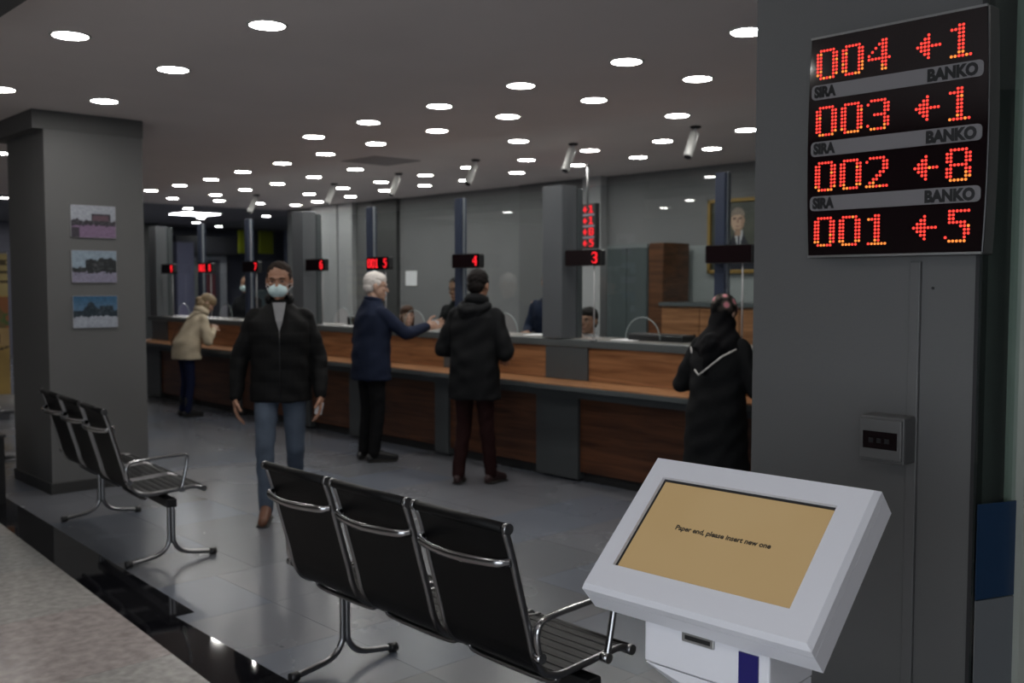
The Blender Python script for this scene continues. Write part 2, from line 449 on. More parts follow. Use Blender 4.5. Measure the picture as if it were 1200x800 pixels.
# ================================================================== PILLARS
pl = struct(bx('wall_pillar_left', (-8.76, 2.55, 0), (-7.89, 3.30, H), GREY_PAINT))
bx('pillar_capital', (-8.95, 2.47, 2.76), (-7.884, 3.305, 2.899), MATS['ceiling_beam_paint'], pl)
bb = MB()
bb.box((-8.775, 2.535, 0), (-7.875, 3.315, .085)).build('baseboard_pillar', mat('dark_skirting', (0.035, 0.035, 0.035), 0.4), pl, bev=.004)
pr = struct(bx('wall_pillar_right', (-1.70, 2.57, 0), (-1.035, 3.25, H), GREY_PAINT))
bx('cable_trunk', (-1.215, 2.558, 0), (-1.185, 2.575, 1.66), GREY_PAINT, pr, bev=.003)
bx('edge_strip', (-1.045, 2.562, 0), (-1.030, 2.60, H), mat('seal_black', (0.015, 0.015, 0.017), 0.6), pr)
bx('baseboard_pillar', (-1.71, 2.555, 0), (-1.025, 3.26, .085), MATS['dark_skirting'], pr)
MB().lathe([(.004, 0), (.004, .002)], n=10).build('screw', BLACK_PL, pr, (-1.155, 2.569, 1.59), (PI/2, 0, 0))

# wall photos on left pillar
PRINT = attr_mat('printed_sheet', 0.35)
def nz(u, v, s, sd): return noise.noise((u*s + sd, v*s, sd))
def photo_fn(kind):
    def f(u, v):
        n = nz(u, v, 6, kind*3.1); n2 = nz(u, v, 17, kind*7.7)
        if kind == 0: sky, gr, dk, hz, bl = (.50,.53,.60), (.30,.20,.33), (.05,.045,.06), .45, (.62, .34, .52, .78)
        elif kind == 1: sky, gr, dk, hz, bl = (.38,.48,.58), (.36,.34,.46), (.035,.04,.045), .38, (.68, .36, .50, 1.0)
        else: sky, gr, dk, hz, bl = (.05,.16,.30), (.48,.52,.60), (.03,.05,.07), .42, (.62, .12, .30, .82)
        c = gr if v < hz else sky
        if v >= hz and kind == 2: c = tuple(a*(1 - .0*v) + .2*(1 - v)*1 for a in sky)
        top = hz + .10 + .10*n + .04*n2
        if kind == 0 and .45 < u < .88: top = .74
        if kind == 1 and u > .3: top = .74 + .12*n
        if kind == 2: top = hz + .12 + (.32 - abs(u - .4)*1.6 if abs(u - .4) < .18 else 0) + (.14 if .6 < u < .92 else 0) + .06*n2
        if hz - .08 + .06*n2 < v < top: c = tuple(x + .10*max(0, n2) for x in dk)
        if kind == 0 and .48 < u < .85 and .52 < v < .70: c = (.17, .10, .13)
        if kind == 0 and (u < .18 and v < .30): c = (.07, .06, .08)
        return tuple(max(0, .62*x*(1 + .25*n2)) for x in c)
    return f
for k, (zc, lb) in enumerate([(2.083, 'top photograph on the left pillar: square of purple ground and a low building'),
                              (1.737, 'middle photograph on the left pillar: dark trees under pale sky'),
                              (1.387, 'bottom photograph on the left pillar: white ground under deep blue sky')]):
    o = empty('wall_photograph', (-7.885, 2.90, zc)); tag(o, lb, 'picture', 'photographs on the pillar')
    bx('backing', (-.005, -.171, -.124), (.008, .171, .124), mat('photo_edge', (.35,.35,.36), .5), o)
    print_panel('photo_print', .338, .244, 44, 32, photo_fn(k), PRINT, o, Matrix.Translation((.0086, 0, 0)) @ Matrix.Rotation(PI/2, 4, 'Z'))

# ================================================================== QUEUE BOARD
FONT = {
 '0': ['.XXXXX.'] + ['XX...XX']*7 + ['.XXXXX.'],
 '1': ['..XX..','XXXX..','..XX..','..XX..','..XX..','..XX..','..XX..','..XX..','XXXXXX'],
 '2': ['.XXXXX.','X....XX','.....XX','.....XX','....XX.','...XX..','..XX...','.XX....','XXXXXXX'],
 '3': ['.XXXXX.','X....XX','.....XX','.....XX','..XXXX.','.....XX','.....XX','X....XX','.XXXXX.'],
 '4': ['....XX.','...XXX.','..X.XX.','.X..XX.','X...XX.','XXXXXXX','....XX.','....XX.','....XX.'],
 '5': ['.XXXXXX','.XX....','.XX....','.XXXXX.','....XXX','.....XX','.....XX','X....X.','.XXXXX.'],
 '6': ['..XXXX.','.XX....','XX.....','XXXXXX.','XX...XX','XX...XX','XX...XX','XX...XX','.XXXXX.'],
 '7': ['XXXXXXX','.....XX','.....XX','....XX.','....XX.','...XX..','...XX..','..XX...','..XX...'],
 '8': ['.XXXXX.','XX...XX','XX...XX','XX...XX','.XXXXX.','XX...XX','XX...XX','XX...XX','.XXXXX.'],
 '9': ['.XXXXX.','XX...XX','XX...XX','XX...XX','.XXXXXX','.....XX','.....XX','....XX.','.XXXX..'],
 '<': ['...X...','..XX...','.XXX...','XXXXXXX','.XXX...','..XX...','...X...'],
}
def led_char(ch, x, z, px, pz, r, y, parent, mats=None, name='led_digit'):
    """top-left dot at x,z; every lit dot is a small dome on the face"""
    mb = MB()
    for j, row in enumerate(FONT[ch]):
        for i, c in enumerate(row):
            if c != 'X': continue
            cx, cz = x + i*px, z - j*pz
            mi = 1 if (mats and random.random() < (0.55 if j >= 7 else 0.03)) else 0
            n = 8
            R = [[(cx + q*r*math.cos(2*PI*k/n), y - dy, cz + q*r*math.sin(2*PI*k/n)) for k in range(n)] for q, dy in ((1, -.001), (1, .0005), (.55, .0014))]
            mb.rings(R, mi, True, True)
    return mb.build(name, mats or LED_RED, parent)

def rounded(w, h, r, n=5, cx=0, cz=0):
    P = []
    for (sx, sz, a0) in ((1, 1, 0), (-1, 1, PI/2), (-1, -1, PI), (1, -1, 3*PI/2)):
        for k in range(n + 1):
            a = a0 + PI/2*k/n
            P.append((cx + sx*(w/2 - r) + r*math.cos(a), cz + sz*(h/2 - r) + r*math.sin(a)))
    return P
random.seed(5)
qb = empty('queue_display_board', (-1.245, 2.57, 1.975))
tag(qb, 'black LED queue board with red numbers 004 to 001 on the grey pillar', 'sign')
# case: bowed left and right sides
prof = []
W2, H2 = .238, .302
n = 10
for k in range(n+1):
    t = -1 + 2*k/n; prof.append((W2 + .008*(1 - t*t), t*H2))
for k in range(n+1):
    t = 1 - 2*k/n; prof.append((-W2 - .008*(1 - t*t), t*H2))
MB().prism(prof, 'y', -.062, 0).build('case', mat('board_case', (0.02, 0.02, 0.021), 0.35), qb, bev=.004)
MB().prism([(x*.985, z*.985) for x, z in prof], 'y', -.066, -.060).build('face', BLACK_GL, qb)
for s in (1, -1):
    bx('rim', (-.236, -.068, s*.298 - .003), (.236, -.058, s*.298 + .003), mat('aluminium_rim', (0.35,0.35,0.35), .35, .8), qb)
FY = -.0665
rows = [('004', '1', 2.250), ('003', '1', 2.077), ('002', '8', 1.925), ('001', '5', 1.779)]
rows = [('004', '1', 2.236), ('003', '1', 2.082), ('002', '8', 1.932), ('001', '5', 1.781)]
pitch = .0092
for num, bk, zt in rows:
    z0 = zt - 1.975
    for i, ch in enumerate(num):
        led_char(ch, -1.460 + i*.0745 + (.008 if ch == '1' else 0) + 1.245, z0, .0093, pitch, .0036, FY, qb, [LED_HOT, LED_AMB])
    led_char('<', -1.180 + 1.245, z0 - .009, .0094, .0094, .0037, FY, qb, [LED_HOT, LED_AMB], 'led_arrow')
    led_char(bk, -1.096 + 1.245 + (.002 if bk == '1' else -.002), z0 + .001, .0094, .0093, .0037, FY, qb, [LED_HOT, LED_AMB])
BAR = mat('board_bar', (0.20, 0.19, 0.20), 0.35)
BLK_INK = mat('black_ink', (0.006, 0.006, 0.007), 0.5)
RX = Matrix.Rotation(PI/2, 4, 'X')
for zc in (2.125, 1.971, 1.822):
    zc -= 1.975
    b = MB().prism(rounded(.462, .040, .012, cz=zc), 'y', -.0685, -.064).build('caption_bar', BAR, qb)
    text_obj('caption', 'SIRA', .036, BLK_INK, Matrix.Translation((-.222, -.0690, zc - .0125)) @ RX @ Matrix.Diagonal((.86, 1.06, 1, 1)), b, .0022)
    text_obj('caption', 'BANKO', .040, BLK_INK, Matrix.Translation((.218, -.0690, zc - .014)) @ RX @ Matrix.Diagonal((.9, 1, 1, 1)), b, .0024, align='RIGHT')

# small fuse box on pillar
fb = empty('fuse_box', (-1.25, 2.57, 1.19)); tag(fb, 'small grey plastic breaker box with dark window on the right pillar', 'box')
MB().box((-.062, -.075, -.062), (.062, 0, .062)).build('case', mat('fuse_case', (0.095,0.095,0.095), .5), fb, bev=.006)
bx('cover', (-.058, -.083, -.052), (.058, -.073, .054), mat('fuse_case2', (0.11,0.11,0.11), .45), fb, bev=.003)
bx('window', (-.047, -.0855, -.024), (.047, -.080, .022), BLACK_GL, fb)
for i in range(3): bx('switch', (-.030 + i*.022, -.088, -.008), (-.018 + i*.022, -.085, .004), BLACK_PL, fb)

# glass partition at right
gp = empty('glass_partition', (-1.028, 2.556, 0), math.radians(69)); tag(gp, 'tall glass partition with blue film band right of the pillar', 'partition')
bx('glass_pane', (0.0, -.006, 0.02), (1.35, .006, 2.85), glass('partition_glass', (0.80, 0.86, 0.84), refl=0.05), gp)
bx('blue_film', (0.0, -.010, 0.80), (1.35, -.0065, 1.045), mat('blue_film', (0.008, 0.030, 0.075), .35), gp)
bx('frosted_film', (0.0, -.010, 0.02), (1.35, -.0065, 0.797), mat('frosted_film', (0.13, 0.14, 0.15), .5), gp)
bx('mullion', (.13, -.03, 0.0), (.19, .03, 2.88), mat('green_grey_frame', (0.36, 0.38, 0.34), .4), gp)
bx('mullion', (.215, -.02, 0.0), (.36, .02, 2.88), mat('green_grey_frame2', (0.10, 0.14, 0.135), .4), gp)
bx('bottom_rail', (0, -.02, 0), (1.35, .02, .05), GREY_PL, gp)
struct(bx('wall_alcove', (-.40, 5.2, 0), (XR, 5.35, H), mat('alcove_paint', (0.24, 0.24, 0.235), .6)))

# ================================================================== KIOSK
ks = empty('ticket_kiosk', (-1.055, 1.56, 0), math.radians(2.5))
tag(ks, 'white ticket kiosk with tilted touch screen in the foreground', 'kiosk')
tilt = math.radians(42.2)
HM = Matrix.Translation((-.043, .01, 1.117)) @ Matrix.Rotation(tilt, 4, 'X')   # local XY plane = screen plane, +Z out of screen
def hb(mb): mb.v = [tuple(HM @ Vector(p)) for p in mb.v]; return mb
WHT = mat('kiosk_white', (0.78, 0.78, 0.83), 0.28, coat=0.25, bump=0.015, bscale=180)
# bezel front frame with bevelled edges
w, h = .482, .327; sw, sh = .388, .227; ox, oy = -.007, .004
def ring_frame(mb, w0, h0, z0, w1, h1, z1, c0=(0, 0), c1=(0, 0)):
    A = [(c0[0] + sx*w0/2, c0[1] + sy*h0/2, z0) for sx, sy in ((-1,-1),(1,-1),(1,1),(-1,1))]
    B = [(c1[0] + sx*w1/2, c1[1] + sy*h1/2, z1) for sx, sy in ((-1,-1),(1,-1),(1,1),(-1,1))]
    mb.add(A + B, [(i, (i+1) % 4, 4 + (i+1) % 4, 4 + i) for i in range(4)])
mb = MB()
ring_frame(mb, w, h, 0, sw, sh, 0, (0, 0), (ox, oy))
ring_frame(mb, sw, sh, 0, sw, sh, -.010, (ox, oy), (ox, oy))
ring_frame(mb, w, h, 0, w + .016, h + .016, -.012)
ring_frame(mb, w + .016, h + .016, -.012, w + .016, h + .016, -.030)
hb(mb).build('bezel', WHT, ks)
mb = MB()
ring_frame(mb, w + .016, h + .016, -.0315, w + .016, h + .016, -.075)
mb.add([(sx*(w + .016)/2, sy*(h + .016)/2, -.075) for sx, sy in ((-1,-1),(1,-1),(1,1),(-1,1))], [(3, 2, 1, 0)])
mb.add([(sx*(w + .016)/2, sy*(h + .016)/2, -.0315) for sx, sy in ((-1,-1),(1,-1),(1,1),(-1,1))], [(0, 1, 2, 3)])
hb(mb).build('head_housing', WHT, ks)
mb = MB().box((-sw/2 + ox, -sh/2 + oy, -.014), (sw/2 + ox, sh/2 + oy, -.008)); hb(mb).build('screen_border', BLACK_PL, ks)
def screen_mat():
    m = bpy.data.materials.new('amber_screen'); m.use_nodes = True; nt = m.node_tree; b = nt.nodes['Principled BSDF']
    n = nt.nodes.new('ShaderNodeTexNoise'); n.inputs['Scale'].default_value = 5; tc = nt.nodes.new('ShaderNodeTexCoord')
    r = nt.nodes.new('ShaderNodeValToRGB')
    r.color_ramp.elements[0].color = (.37, .25, .11, 1); r.color_ramp.elements[1].color = (.42, .30, .15, 1)
    nt.links.new(tc.outputs['Object'], n.inputs['Vector']); nt.links.new(n.outputs['Fac'], r.inputs[0])
    b.inputs['Base Color'].default_value = (.05, .04, .03, 1); b.inputs['Roughness'].default_value = .12
    nt.links.new(r.outputs[0], b.inputs['Emission Color']); b.inputs['Emission Strength'].default_value = .75
    return m
mb = MB().box((-sw/2 + ox + .006, -sh/2 + oy + .003, -.0085), (sw/2 + ox - .003, sh/2 + oy - .007, -.0072)); scr = hb(mb).build('screen', screen_mat(), ks)
text_obj('screen_text', 'Paper end, please insert new one', .0158, BLK_INK,
         HM @ Matrix.Translation((ox - .002, .003, -.0070)), scr, .0005, .0001, align='CENTER')
# body
bd = MB()
bd.prism([(-.050, .86), (.11, .86), (.11, 1.095), (-.050, .952)], 'x', -.180, .095); bd.build('printer_housing', WHT, ks, bev=.004)
mb = MB(); A = [(-.178, -.048, .858), (.093, -.048, .858), (.093, .108, .858), (-.178, .108, .858)]; B_ = [(-.10, .0, .79), (.093, -.046, .79), (.093, .105, .79), (-.10, .105, .79)]
mb.add(A + B_, [(0, 1, 2, 3), (4, 5, 6, 7)] + [(i, (i+1) % 4, 4 + (i+1) % 4, 4 + i) for i in range(4)]); mb.build('housing_chamfer', WHT, ks)
MB().box((-.10, -.03, .05), (.085, .10, .79)).build('column', WHT, ks, bev=.004)
MB().box((-.21, -.20, 0), (.21, .24, .05)).build('base_plate', WHT, ks, bev=.012)
bx('blue_stripe', (.034, -.0535, .05), (.074, -.050, .935), mat('royal_blue', (0.012, 0.010, 0.13), .35), ks)
bx('stripe_upright', (.030, -.0500, .05), (.095, -.030, .86), WHT, ks)
sl = bx('ticket_slot', (-.090, -.0545, .923), (-.018, -.050, .943), mat('slot_metal', (.45,.45,.45), .3, .8), ks, bev=.003)
bx('slot_opening', (-.082, -.0555, .929), (-.026, -.053, .937), BLACK_PL, sl)

# ================================================================== TANDEM BENCHES
def bez(P, n=24):
    """Catmull-Rom through P"""
    P = [Vector(p) for p in P]; out = []
    Q = [P[0]*2 - P[1]] + P + [P[-1]*2 - P[-2]]
    per = max(2, n // (len(P) - 1))
    for i in range(1, len(Q) - 2):
        for k in range(per):
            t = k / per
            out.append(0.5*((2*Q[i]) + (Q[i+1] - Q[i-1])*t + (2*Q[i-1] - 5*Q[i] + 4*Q[i+1] - Q[i+2])*t*t + (3*Q[i] - Q[i-1] - 3*Q[i+1] + Q[i+2])*t**3))
    out.append(P[-1]); return out
PROFILE = [(.0, .893), (.028, .81), (.062, .69), (.098, .565), (.118, .49), (.155, .432), (.22, .405), (.33, .408), (.43, .415), (.50, .418), (.55, .405)]
def bench(x0, y0, label, rz=0):
    """x0 left end (towards the far hall), y0 plane of the backrest tops; seats face +Y"""
    root = empty('tandem_bench', (x0, y0, 0), rz)
    tag(root, label, 'bench', 'tandem seating')
    pr2 = bez([(0, p[0], p[1]) for p in PROFILE], 50)
    sw_, gap = .434, .044
    for s in range(3):
        a = s*(sw_ + gap); b = a + sw_
        # sling
        m = MB(); th = .011
        nrm = []
        for i, p in enumerate(pr2):
            t = (pr2[min(i+1, len(pr2)-1)] - pr2[max(i-1, 0)]).normalized(); nrm.append(Vector((0, -t.z, t.y)))
        L = [0]
        for i in range(1, len(pr2)): L.append(L[-1] + (pr2[i] - pr2[i-1]).length)
        R = []
        for i, p in enumerate(pr2):
            u = nrm[i]; rib = .0022*abs(math.sin(L[i]*PI/.043))
            R.append([Vector((a + .02, p.y, p.z)) + u*(th/2 + rib), Vector((b - .02, p.y, p.z)) + u*(th/2 + rib),
                      Vector((b - .02, p.y, p.z)) - u*th/2, Vector((a + .02, p.y, p.z)) - u*th/2])
        m.rings(R, 0, False, True); seat = m.build('seat_sling', LEATHER, root)
        # stitched ribs across the seat face
        i = 0; k = 0
        m = MB()
        for q in range(1, 22):
            d = q*.043
            j = min(range(len(L)), key=lambda z: abs(L[z] - d))
            if d > L[-1]: break
            p = pr2[j] + nrm[j]*(th/2 + .0012)
            m.tube([(a + .022, p.y, p.z), (b - .022, p.y, p.z)], .0018, 4)
        st = m.build('stitched_ribs', LEATHER_RIB, seat); st['kind'] = 'stuff'
        for xx in (a + .010, b - .010):
            MB().tube([(xx, p.y, p.z) for p in pr2], .0125, 8, flat=.8).build('side_rail', CHROME_D, root)
        for (yy, zz, nm) in ((.0, .896, 'top_roller'), (.552, .403, 'front_roller')):
            MB().tube([(a + .012, yy, zz), (b - .012, yy, zz)], .0165, 12).build(nm, LEATHER, root)
            for xx in (a - .001, b + .001):
                MB().tube([(xx - .008, yy, zz), (xx + .008, yy, zz)], .0175, 12).build('end_cap', CHROME_D, root)
        pts = bez([(a + .008, .025, 0.793), (a + .05, -.012, 0.790), (a + sw_/2, -.038, 0.788), (b - .05, -.012, 0.790), (b - .008, .025, 0.793)], 20)
        MB().tube(pts, .0105, 8, flat=1.5).build('back_spreader', CHROME, root)
        pts = bez([(a + .008, .22, .395), (a + .06, .22, .375), (b - .06, .22, .375), (b - .008, .22, .395)], 15)
        MB().tube(pts, .011, 8, flat=.8).build('under_spreader', CHROME_D, root)
    Wd = 3*sw_ + 2*gap
    MB().box((-.02, .327, .318), (Wd + .02, .387, .365)).build('support_beam', BLACK_PL, root, bev=.004)
    for xx in (.0, Wd):
        leg = MB()
        for sy in (-1, 1):
            pts = bez([(xx, .357 + sy*.011, .345), (xx, .357 + sy*.011, .15), (xx, .357 + sy*.016, .11), (xx, .357 + sy*.045, .068), (xx, .357 + sy*.10, .043), (xx, .357 + sy*.235, .022)], 30)
            leg.tube(pts, .0135, 8)
        lg = leg.build('leg', CHROME_D, root)
        for sy in (-1, 1):
            MB().tube([(xx, .357 + sy*.225, .022), (xx, .357 + sy*.262, .0205)], .020, 10).build('foot_cap', BLACK_PL, lg)
    for xx, s in ((-.016, -1), (Wd + .016, 1)):
        pts = bez([(xx, .118, .49), (xx, .105, .545), (xx, .112, .585), (xx, .145, .604), (xx, .25, .612), (xx, .42, .617), (xx, .445, .612), (xx, .452, .59), (xx, .435, .50), (xx, .415, .415)], 45)
        arm = MB().tube(pts, .0095, 8, flat=1.3).build('armrest', CHROME, root)
        for (yy, zz) in ((.118, .49), (.415, .415)):
            MB().tube([(xx - .016*s, yy, zz), (xx + .012*s, yy, zz)], .017, 10).build('bracket', CHROME, arm)
    return root
bench(-3.475, 1.918, 'black leather three-seat bench with chrome frame in the foreground')
bench(-6.92, 2.19, 'black leather three-seat bench with chrome frame beside the left pillar', math.radians(-4.9))

# ================================================================== COUNTER
ct = empty('service_counter', (-9, 5.9, 0)); tag(ct, 'long walnut teller counter with dark pilasters, ledge and worktop', 'counter')
cx0, cx1 = -14.05, -0.9
OX, OY = 9, -5.9
def cbx(name, a, b, m, bev=0, parent=ct): return bx(name, (a[0]+OX, a[1]+OY, a[2]), (b[0]+OX, b[1]+OY, b[2]), m, parent, bev)
pil = [-13.73, -12.6, -11.25, -9.79, -8.68, -7.24, -5.73, -4.25, -2.85, -1.67]
hw = {-13.73: .25, -9.79: .24, -5.73: .24, -1.67: .24}
cbx('plinth', (cx0, 5.90, 0), (cx1, 6.2, .09), mat('plinth_black', (.02,.02,.021), .5))
cbx('carcass', (cx0, 5.97, .09), (cx1, 6.3, 1.085), DARK_PANEL)
edges = []
for p in pil:
    q = hw.get(p, .10); edges.append((p - q, p + q))
    cbx('pilaster', (p - q, 5.825, .02), (p + q, 5.97, .70), DARK_PANEL, .003)
    cbx('pilaster', (p - q, 5.935, .815), (p + q, 5.97, 1.083), DARK_PANEL, .003)
prev = cx0
for (a, b) in edges + [(cx1, cx1)]:
    if a - prev > .1:
        cbx('lower_panel', (prev + .004, 5.850, .085), (a - .004, 5.965, .70), WALNUT_SHADED, .002)
        cbx('upper_panel', (prev + .004, 5.950, .815), (a - .004, 5.97, 1.083), WALNUT2, .002)
    prev = b
cbx('ledge', (cx0 - .1, 5.60, .765), (cx1, 5.97, .803), DARK_TOP, .003)
cbx('ledge_top', (cx0 - .1, 5.605, .803), (cx1, 5.97, .812), WALNUT_TOP)
cbx('ledge_bracket', (cx0, 5.70, .70), (cx1, 5.97, .765), DARK_PANEL)
cbx('worktop', (cx0 - .05, 5.93, 1.085), (cx1, 6.42, 1.144), DARK_TOP, .004)
cbx('worktop_inlay', (cx0, 6.02, 1.144), (cx1, 6.40, 1.149), mat('inlay_pale', (.28,.27,.25), .25))
cbx('desk', (cx0, 6.42, .72), (cx1, 6.80, .75), WHITE_LAM)

# pylons
for k, (px, lb) in enumerate([(-5.67, 'tall dark grey pylon rising from the counter next to the small display showing 3'), (-9.73, 'tall dark grey pylon behind the walking man'),
              (-13.67, 'tall dark grey pylon at the far left end of the counter'), (-1.61, 'tall dark grey pylon behind the right pillar')]):
    px -= .215; o = empty('counter_pylon', (px, 6.1, 1.15)); tag(o, lb, 'column', 'pylons of the counter')
    bx('front_panel', (-.115, -.175, 0), (.115, .0, 1.27), mat('pylon_grey', (0.085, 0.092, 0.10), .38, var=.05), o, .004)
    bx('rear_panel', (-.115, .005, 0), (.12, .07, 1.25), DARK_PANEL, o, .004)

# glass screens + posts
gs = empty('glass_screen', (-9, 6.05, 1.149)); tag(gs, 'clear glass teller screen with navy posts standing on the counter', 'screen')
posts = [-12.6, -11.3, -8.67, -7.22, -4.27, -2.85]
cuts = sorted(posts + [-14.02, -13.76, -10.07, -9.82, -6.01, -5.76, -1.95, -1.70])
for p in posts:
    bx('post', (p + 9 - .042, -.04, 0), (p + 9 + .042, .04, 1.255), BLUE_STEEL, gs, .004)
    bx('post_strip', (p + 9 + .043, -.012, .0), (p + 9 + .051, .012, 1.26), mat('strip_alu', (.4,.42,.45), .3, .8), gs)
for a, b in zip(cuts[:-1], cuts[1:]):
    if b - a < .4: continue
    a2, b2 = a + 9 + .055, b + 9 - .045
    c = (a2 + b2)/2; r = .17
    poly = [(a2, 0.02), (c - r, .02)] + [(c + r*math.cos(PI - PI*k/12), .02 + r*math.sin(PI - PI*k/12)) for k in range(1, 12)] + [(c + r, .02), (b2, .02), (b2, 1.25), (a2, 1.25)]
    n_ = len(poly)
    mb = MB(); 
    mb.prism(poly, 'y', -.004, .004)
    pane = mb.build('glass_pane', GLASS, gs)
    MB().tube([(c + (r+.004)*math.cos(PI*k/14), 0, .02 + (r+.004)*math.sin(PI*k/14)) for k in range(15)], .0035, 6).build('opening_rim', mat('polished_edge', (.38,.42,.42), .25), pane)

# counter displays
def counter_display(x, txt, label):
    o = empty('counter_display', (x, 5.955, 1.149)); tag(o, label, 'display', 'small queue displays on the counter')
    MB().prism(rounded(.40, .132, .02, cz=.665), 'y', -.03, .02).build('case', BLACK_PL, o)
    bx('face', (-.19, -.032, .605), (.19, -.0295, .725), BLACK_GL, o)
    MB().tube([(.10, 0, 0), (.10, 0, .60)], .006, 8).build('stand_rod', mat('rod_white', (.36,.36,.37), .4), o)
    MB().lathe([(.035, 0), (.035, .006), (.01, .008)], (.10, 0, 0), 14).build('stand_foot', mat('rod_white', (), 1) if 'rod_white' not in MATS else MATS['rod_white'], o)
    pos = {0: -.17, 1: -.105, 2: -.04, 4: .105}
    for i, ch in enumerate(txt):
        if ch == ' ': continue
        led_char(ch, pos[i] + (.0 if ch != '1' else .004), .704, .0082, .0098, .0052, -.0325, o)
for x, t, lb in [(-4.13, '     ', 'unlit black counter display in front of the portrait'), (-5.535, '    3', 'small black counter display lit at its right end, beside the tall grey pylon'),
                 (-7.0, '    4', 'small black counter display above the man in the black hooded coat'), (-8.39, '001 5', 'small counter display showing red 001 5 above the white-haired man'),
                 (-9.58, '    6', 'small black counter display in front of the pale grey wall panels'), (-11.05, '    7', 'small black counter display just left of the walking man\'s head'),
                 (-12.25, '001 8', 'small counter display showing red 001 8 above the woman in cream'), (-13.40, '    9', 'small black counter display farthest left along the counter')]:
    counter_display(x, t, lb)

# items on counter
def low_monitor(x, y, w, lb, hh=.06):
    o = empty('desk_device', (x, y, 1.149)); tag(o, lb, 'device')
    bx('body', (-w/2, -.08, 0), (w/2, .08, hh), BLACK_PL, o, .008)
    bx('top_plate', (-w/2 + .01, -.07, hh), (w/2 - .01, .07, hh + .006), mat('device_top', (.05,.05,.052), .3), o)
low_monitor(-4.98, 6.24, .55, 'long low black device on the counter right of the pylon', .05)
low_monitor(-9.18, 6.25, .3, 'low black printer on the counter in front of the pale wall panels', .09)
def paper(x, y, z, w, d, rz, lb, name='paper_sheet'):
    o = MB().box((-w/2, -d/2, 0), (w/2, d/2, .003)).build(name, PAPER, None, (x, y, z), (0, 0, rz)); tag(o, lb, 'paper')
paper(-5.25, 6.2, 1.1495, .21, .3, .1, 'white paper sheet on the counter right of the pylon')
paper(-6.35, 6.25, 1.1495, .21, .3, .4, 'white paper sheet on the counter left of the pylon')
paper(-9.1, 6.1, 1.1495, .21, .15, 1.2, 'white paper sheet on the counter in front of the pale wall panels')
paper(-11.35, 6.12, 1.1495, .3, .2, .2, 'white papers on the counter before the woman in cream')

# queue board seen behind the pylon, hanging from ceiling
q2 = empty('hanging_queue_board', (-7.45, 8.05, .055), math.radians(-8)); tag(q2, 'tall narrow hanging queue board with four rows of red numbers beside the pylon', 'sign')
bx('case', (-.17, -.03, 1.93), (.17, .03, 2.42), BLACK_PL, q2, .006)
MB().tube([(.0, 0, 2.42), (0, 0, H - .055)], .014, 8).build('ceiling_rod', mat('rod_grey', (.16,.16,.165), .5), q2)
for i, (a, b) in enumerate([('4', '1'), ('3', '1'), ('2', '8'), ('1', '5')]):
    z = 2.395 - i*.122
    led_char(a, -.15, z, .009, .0088, .0056, -.031, q2)
    led_char('<', -.035, z - .008, .011, .010, .0062, -.031, q2, None, 'led_arrow')
    led_char(b, .065, z, .0115, .0088, .0062, -.031, q2)
    if i < 3: bx('caption_bar', (-.155, -.034, z - .108), (.155, -.030, z - .086), mat('bar_pale', (.25,.25,.3), .4), q2)

# ================================================================== BACK OFFICE
for (a, b, nm, lb) in [(-14.63, -13.86, 'wall_panel', 'wide pale grey wall panel'), (-13.80, -13.41, 'wall_panel', 'narrow pale grey wall panel'), (-8.40, -8.10, 'wall_panel', 'pale wall strip')]:
    q = bx(nm, (a, 8.98, 0), (b, YB, H), mat('pale_panel', (0.36, 0.36, 0.365), .5, var=.03), wb, .004)
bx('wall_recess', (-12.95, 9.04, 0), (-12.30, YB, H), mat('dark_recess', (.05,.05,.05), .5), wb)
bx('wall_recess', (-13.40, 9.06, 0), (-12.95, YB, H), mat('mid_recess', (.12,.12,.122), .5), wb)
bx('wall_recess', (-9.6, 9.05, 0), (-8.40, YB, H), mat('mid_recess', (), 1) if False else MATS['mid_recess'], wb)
o = empty('glazed_cabinet', (-7.28, 8.72, 0)); tag(o, 'grey glass-fronted cabinet against the office wall', 'cabinet')
bx('body', (-.29, -.2, 0), (.29, .24, 2.02), mat('cab_grey', (.085,.10,.102), .3), o, .004)
bx('door', (-.285, -.212, .05), (-.005, -.2, 2.0), mat('cab_glass', (.075,.09,.092), .12), o)
bx('door', (.005, -.212, .05), (.285, -.2, 2.0), MATS['cab_glass'], o)
bx('top_trim', (-.295, -.215, 2.0), (.295, .24, 2.04), mat('cab_trim', (.16,.18,.18), .3), o)
o = empty('wooden_wardrobe', (-6.765, 8.72, 0)); tag(o, 'tall dark brown wooden cupboard right of the glass cabinet', 'cabinet')
WV = wood('walnut_dark_upright', (.05, .02, .009), (.12, .05, .022))
bx('body', (-.2, -.2, 0), (.0, .24, 2.05), WV, o, .004)
bx('door', (-.195, -.215, .05), (-.005, -.2, 2.02), WV, o)
o = empty('low_wall_cupboard', (-6.17, 8.72, 0)); tag(o, 'low walnut sideboard with dark top under the portrait', 'cabinet')
bx('body', (-.58, -.25, .0), (1.4, .28, 1.37), WALNUT2, o)
for i in range(1, 5):
    d = bx('door', (-1.04 + i*.487, -.268, .06), (-.563 + i*.487, -.25, 1.35), WALNUT2, o, .003)
    bx('handle', (-.62 + i*.487, -.285, .95), (-.605 + i*.487, -.268, 1.08), BLACK_PL, d)
bx('top', (-.59, -.29, 1.37), (1.43, .28, 1.41), DARK_TOP, o)
bx('wall_panel', (-6.98, 9.05, 1.41), (-5.0, YB, 2.03), mat('pale_glass_panel', (.26,.28,.28), .3), wb)
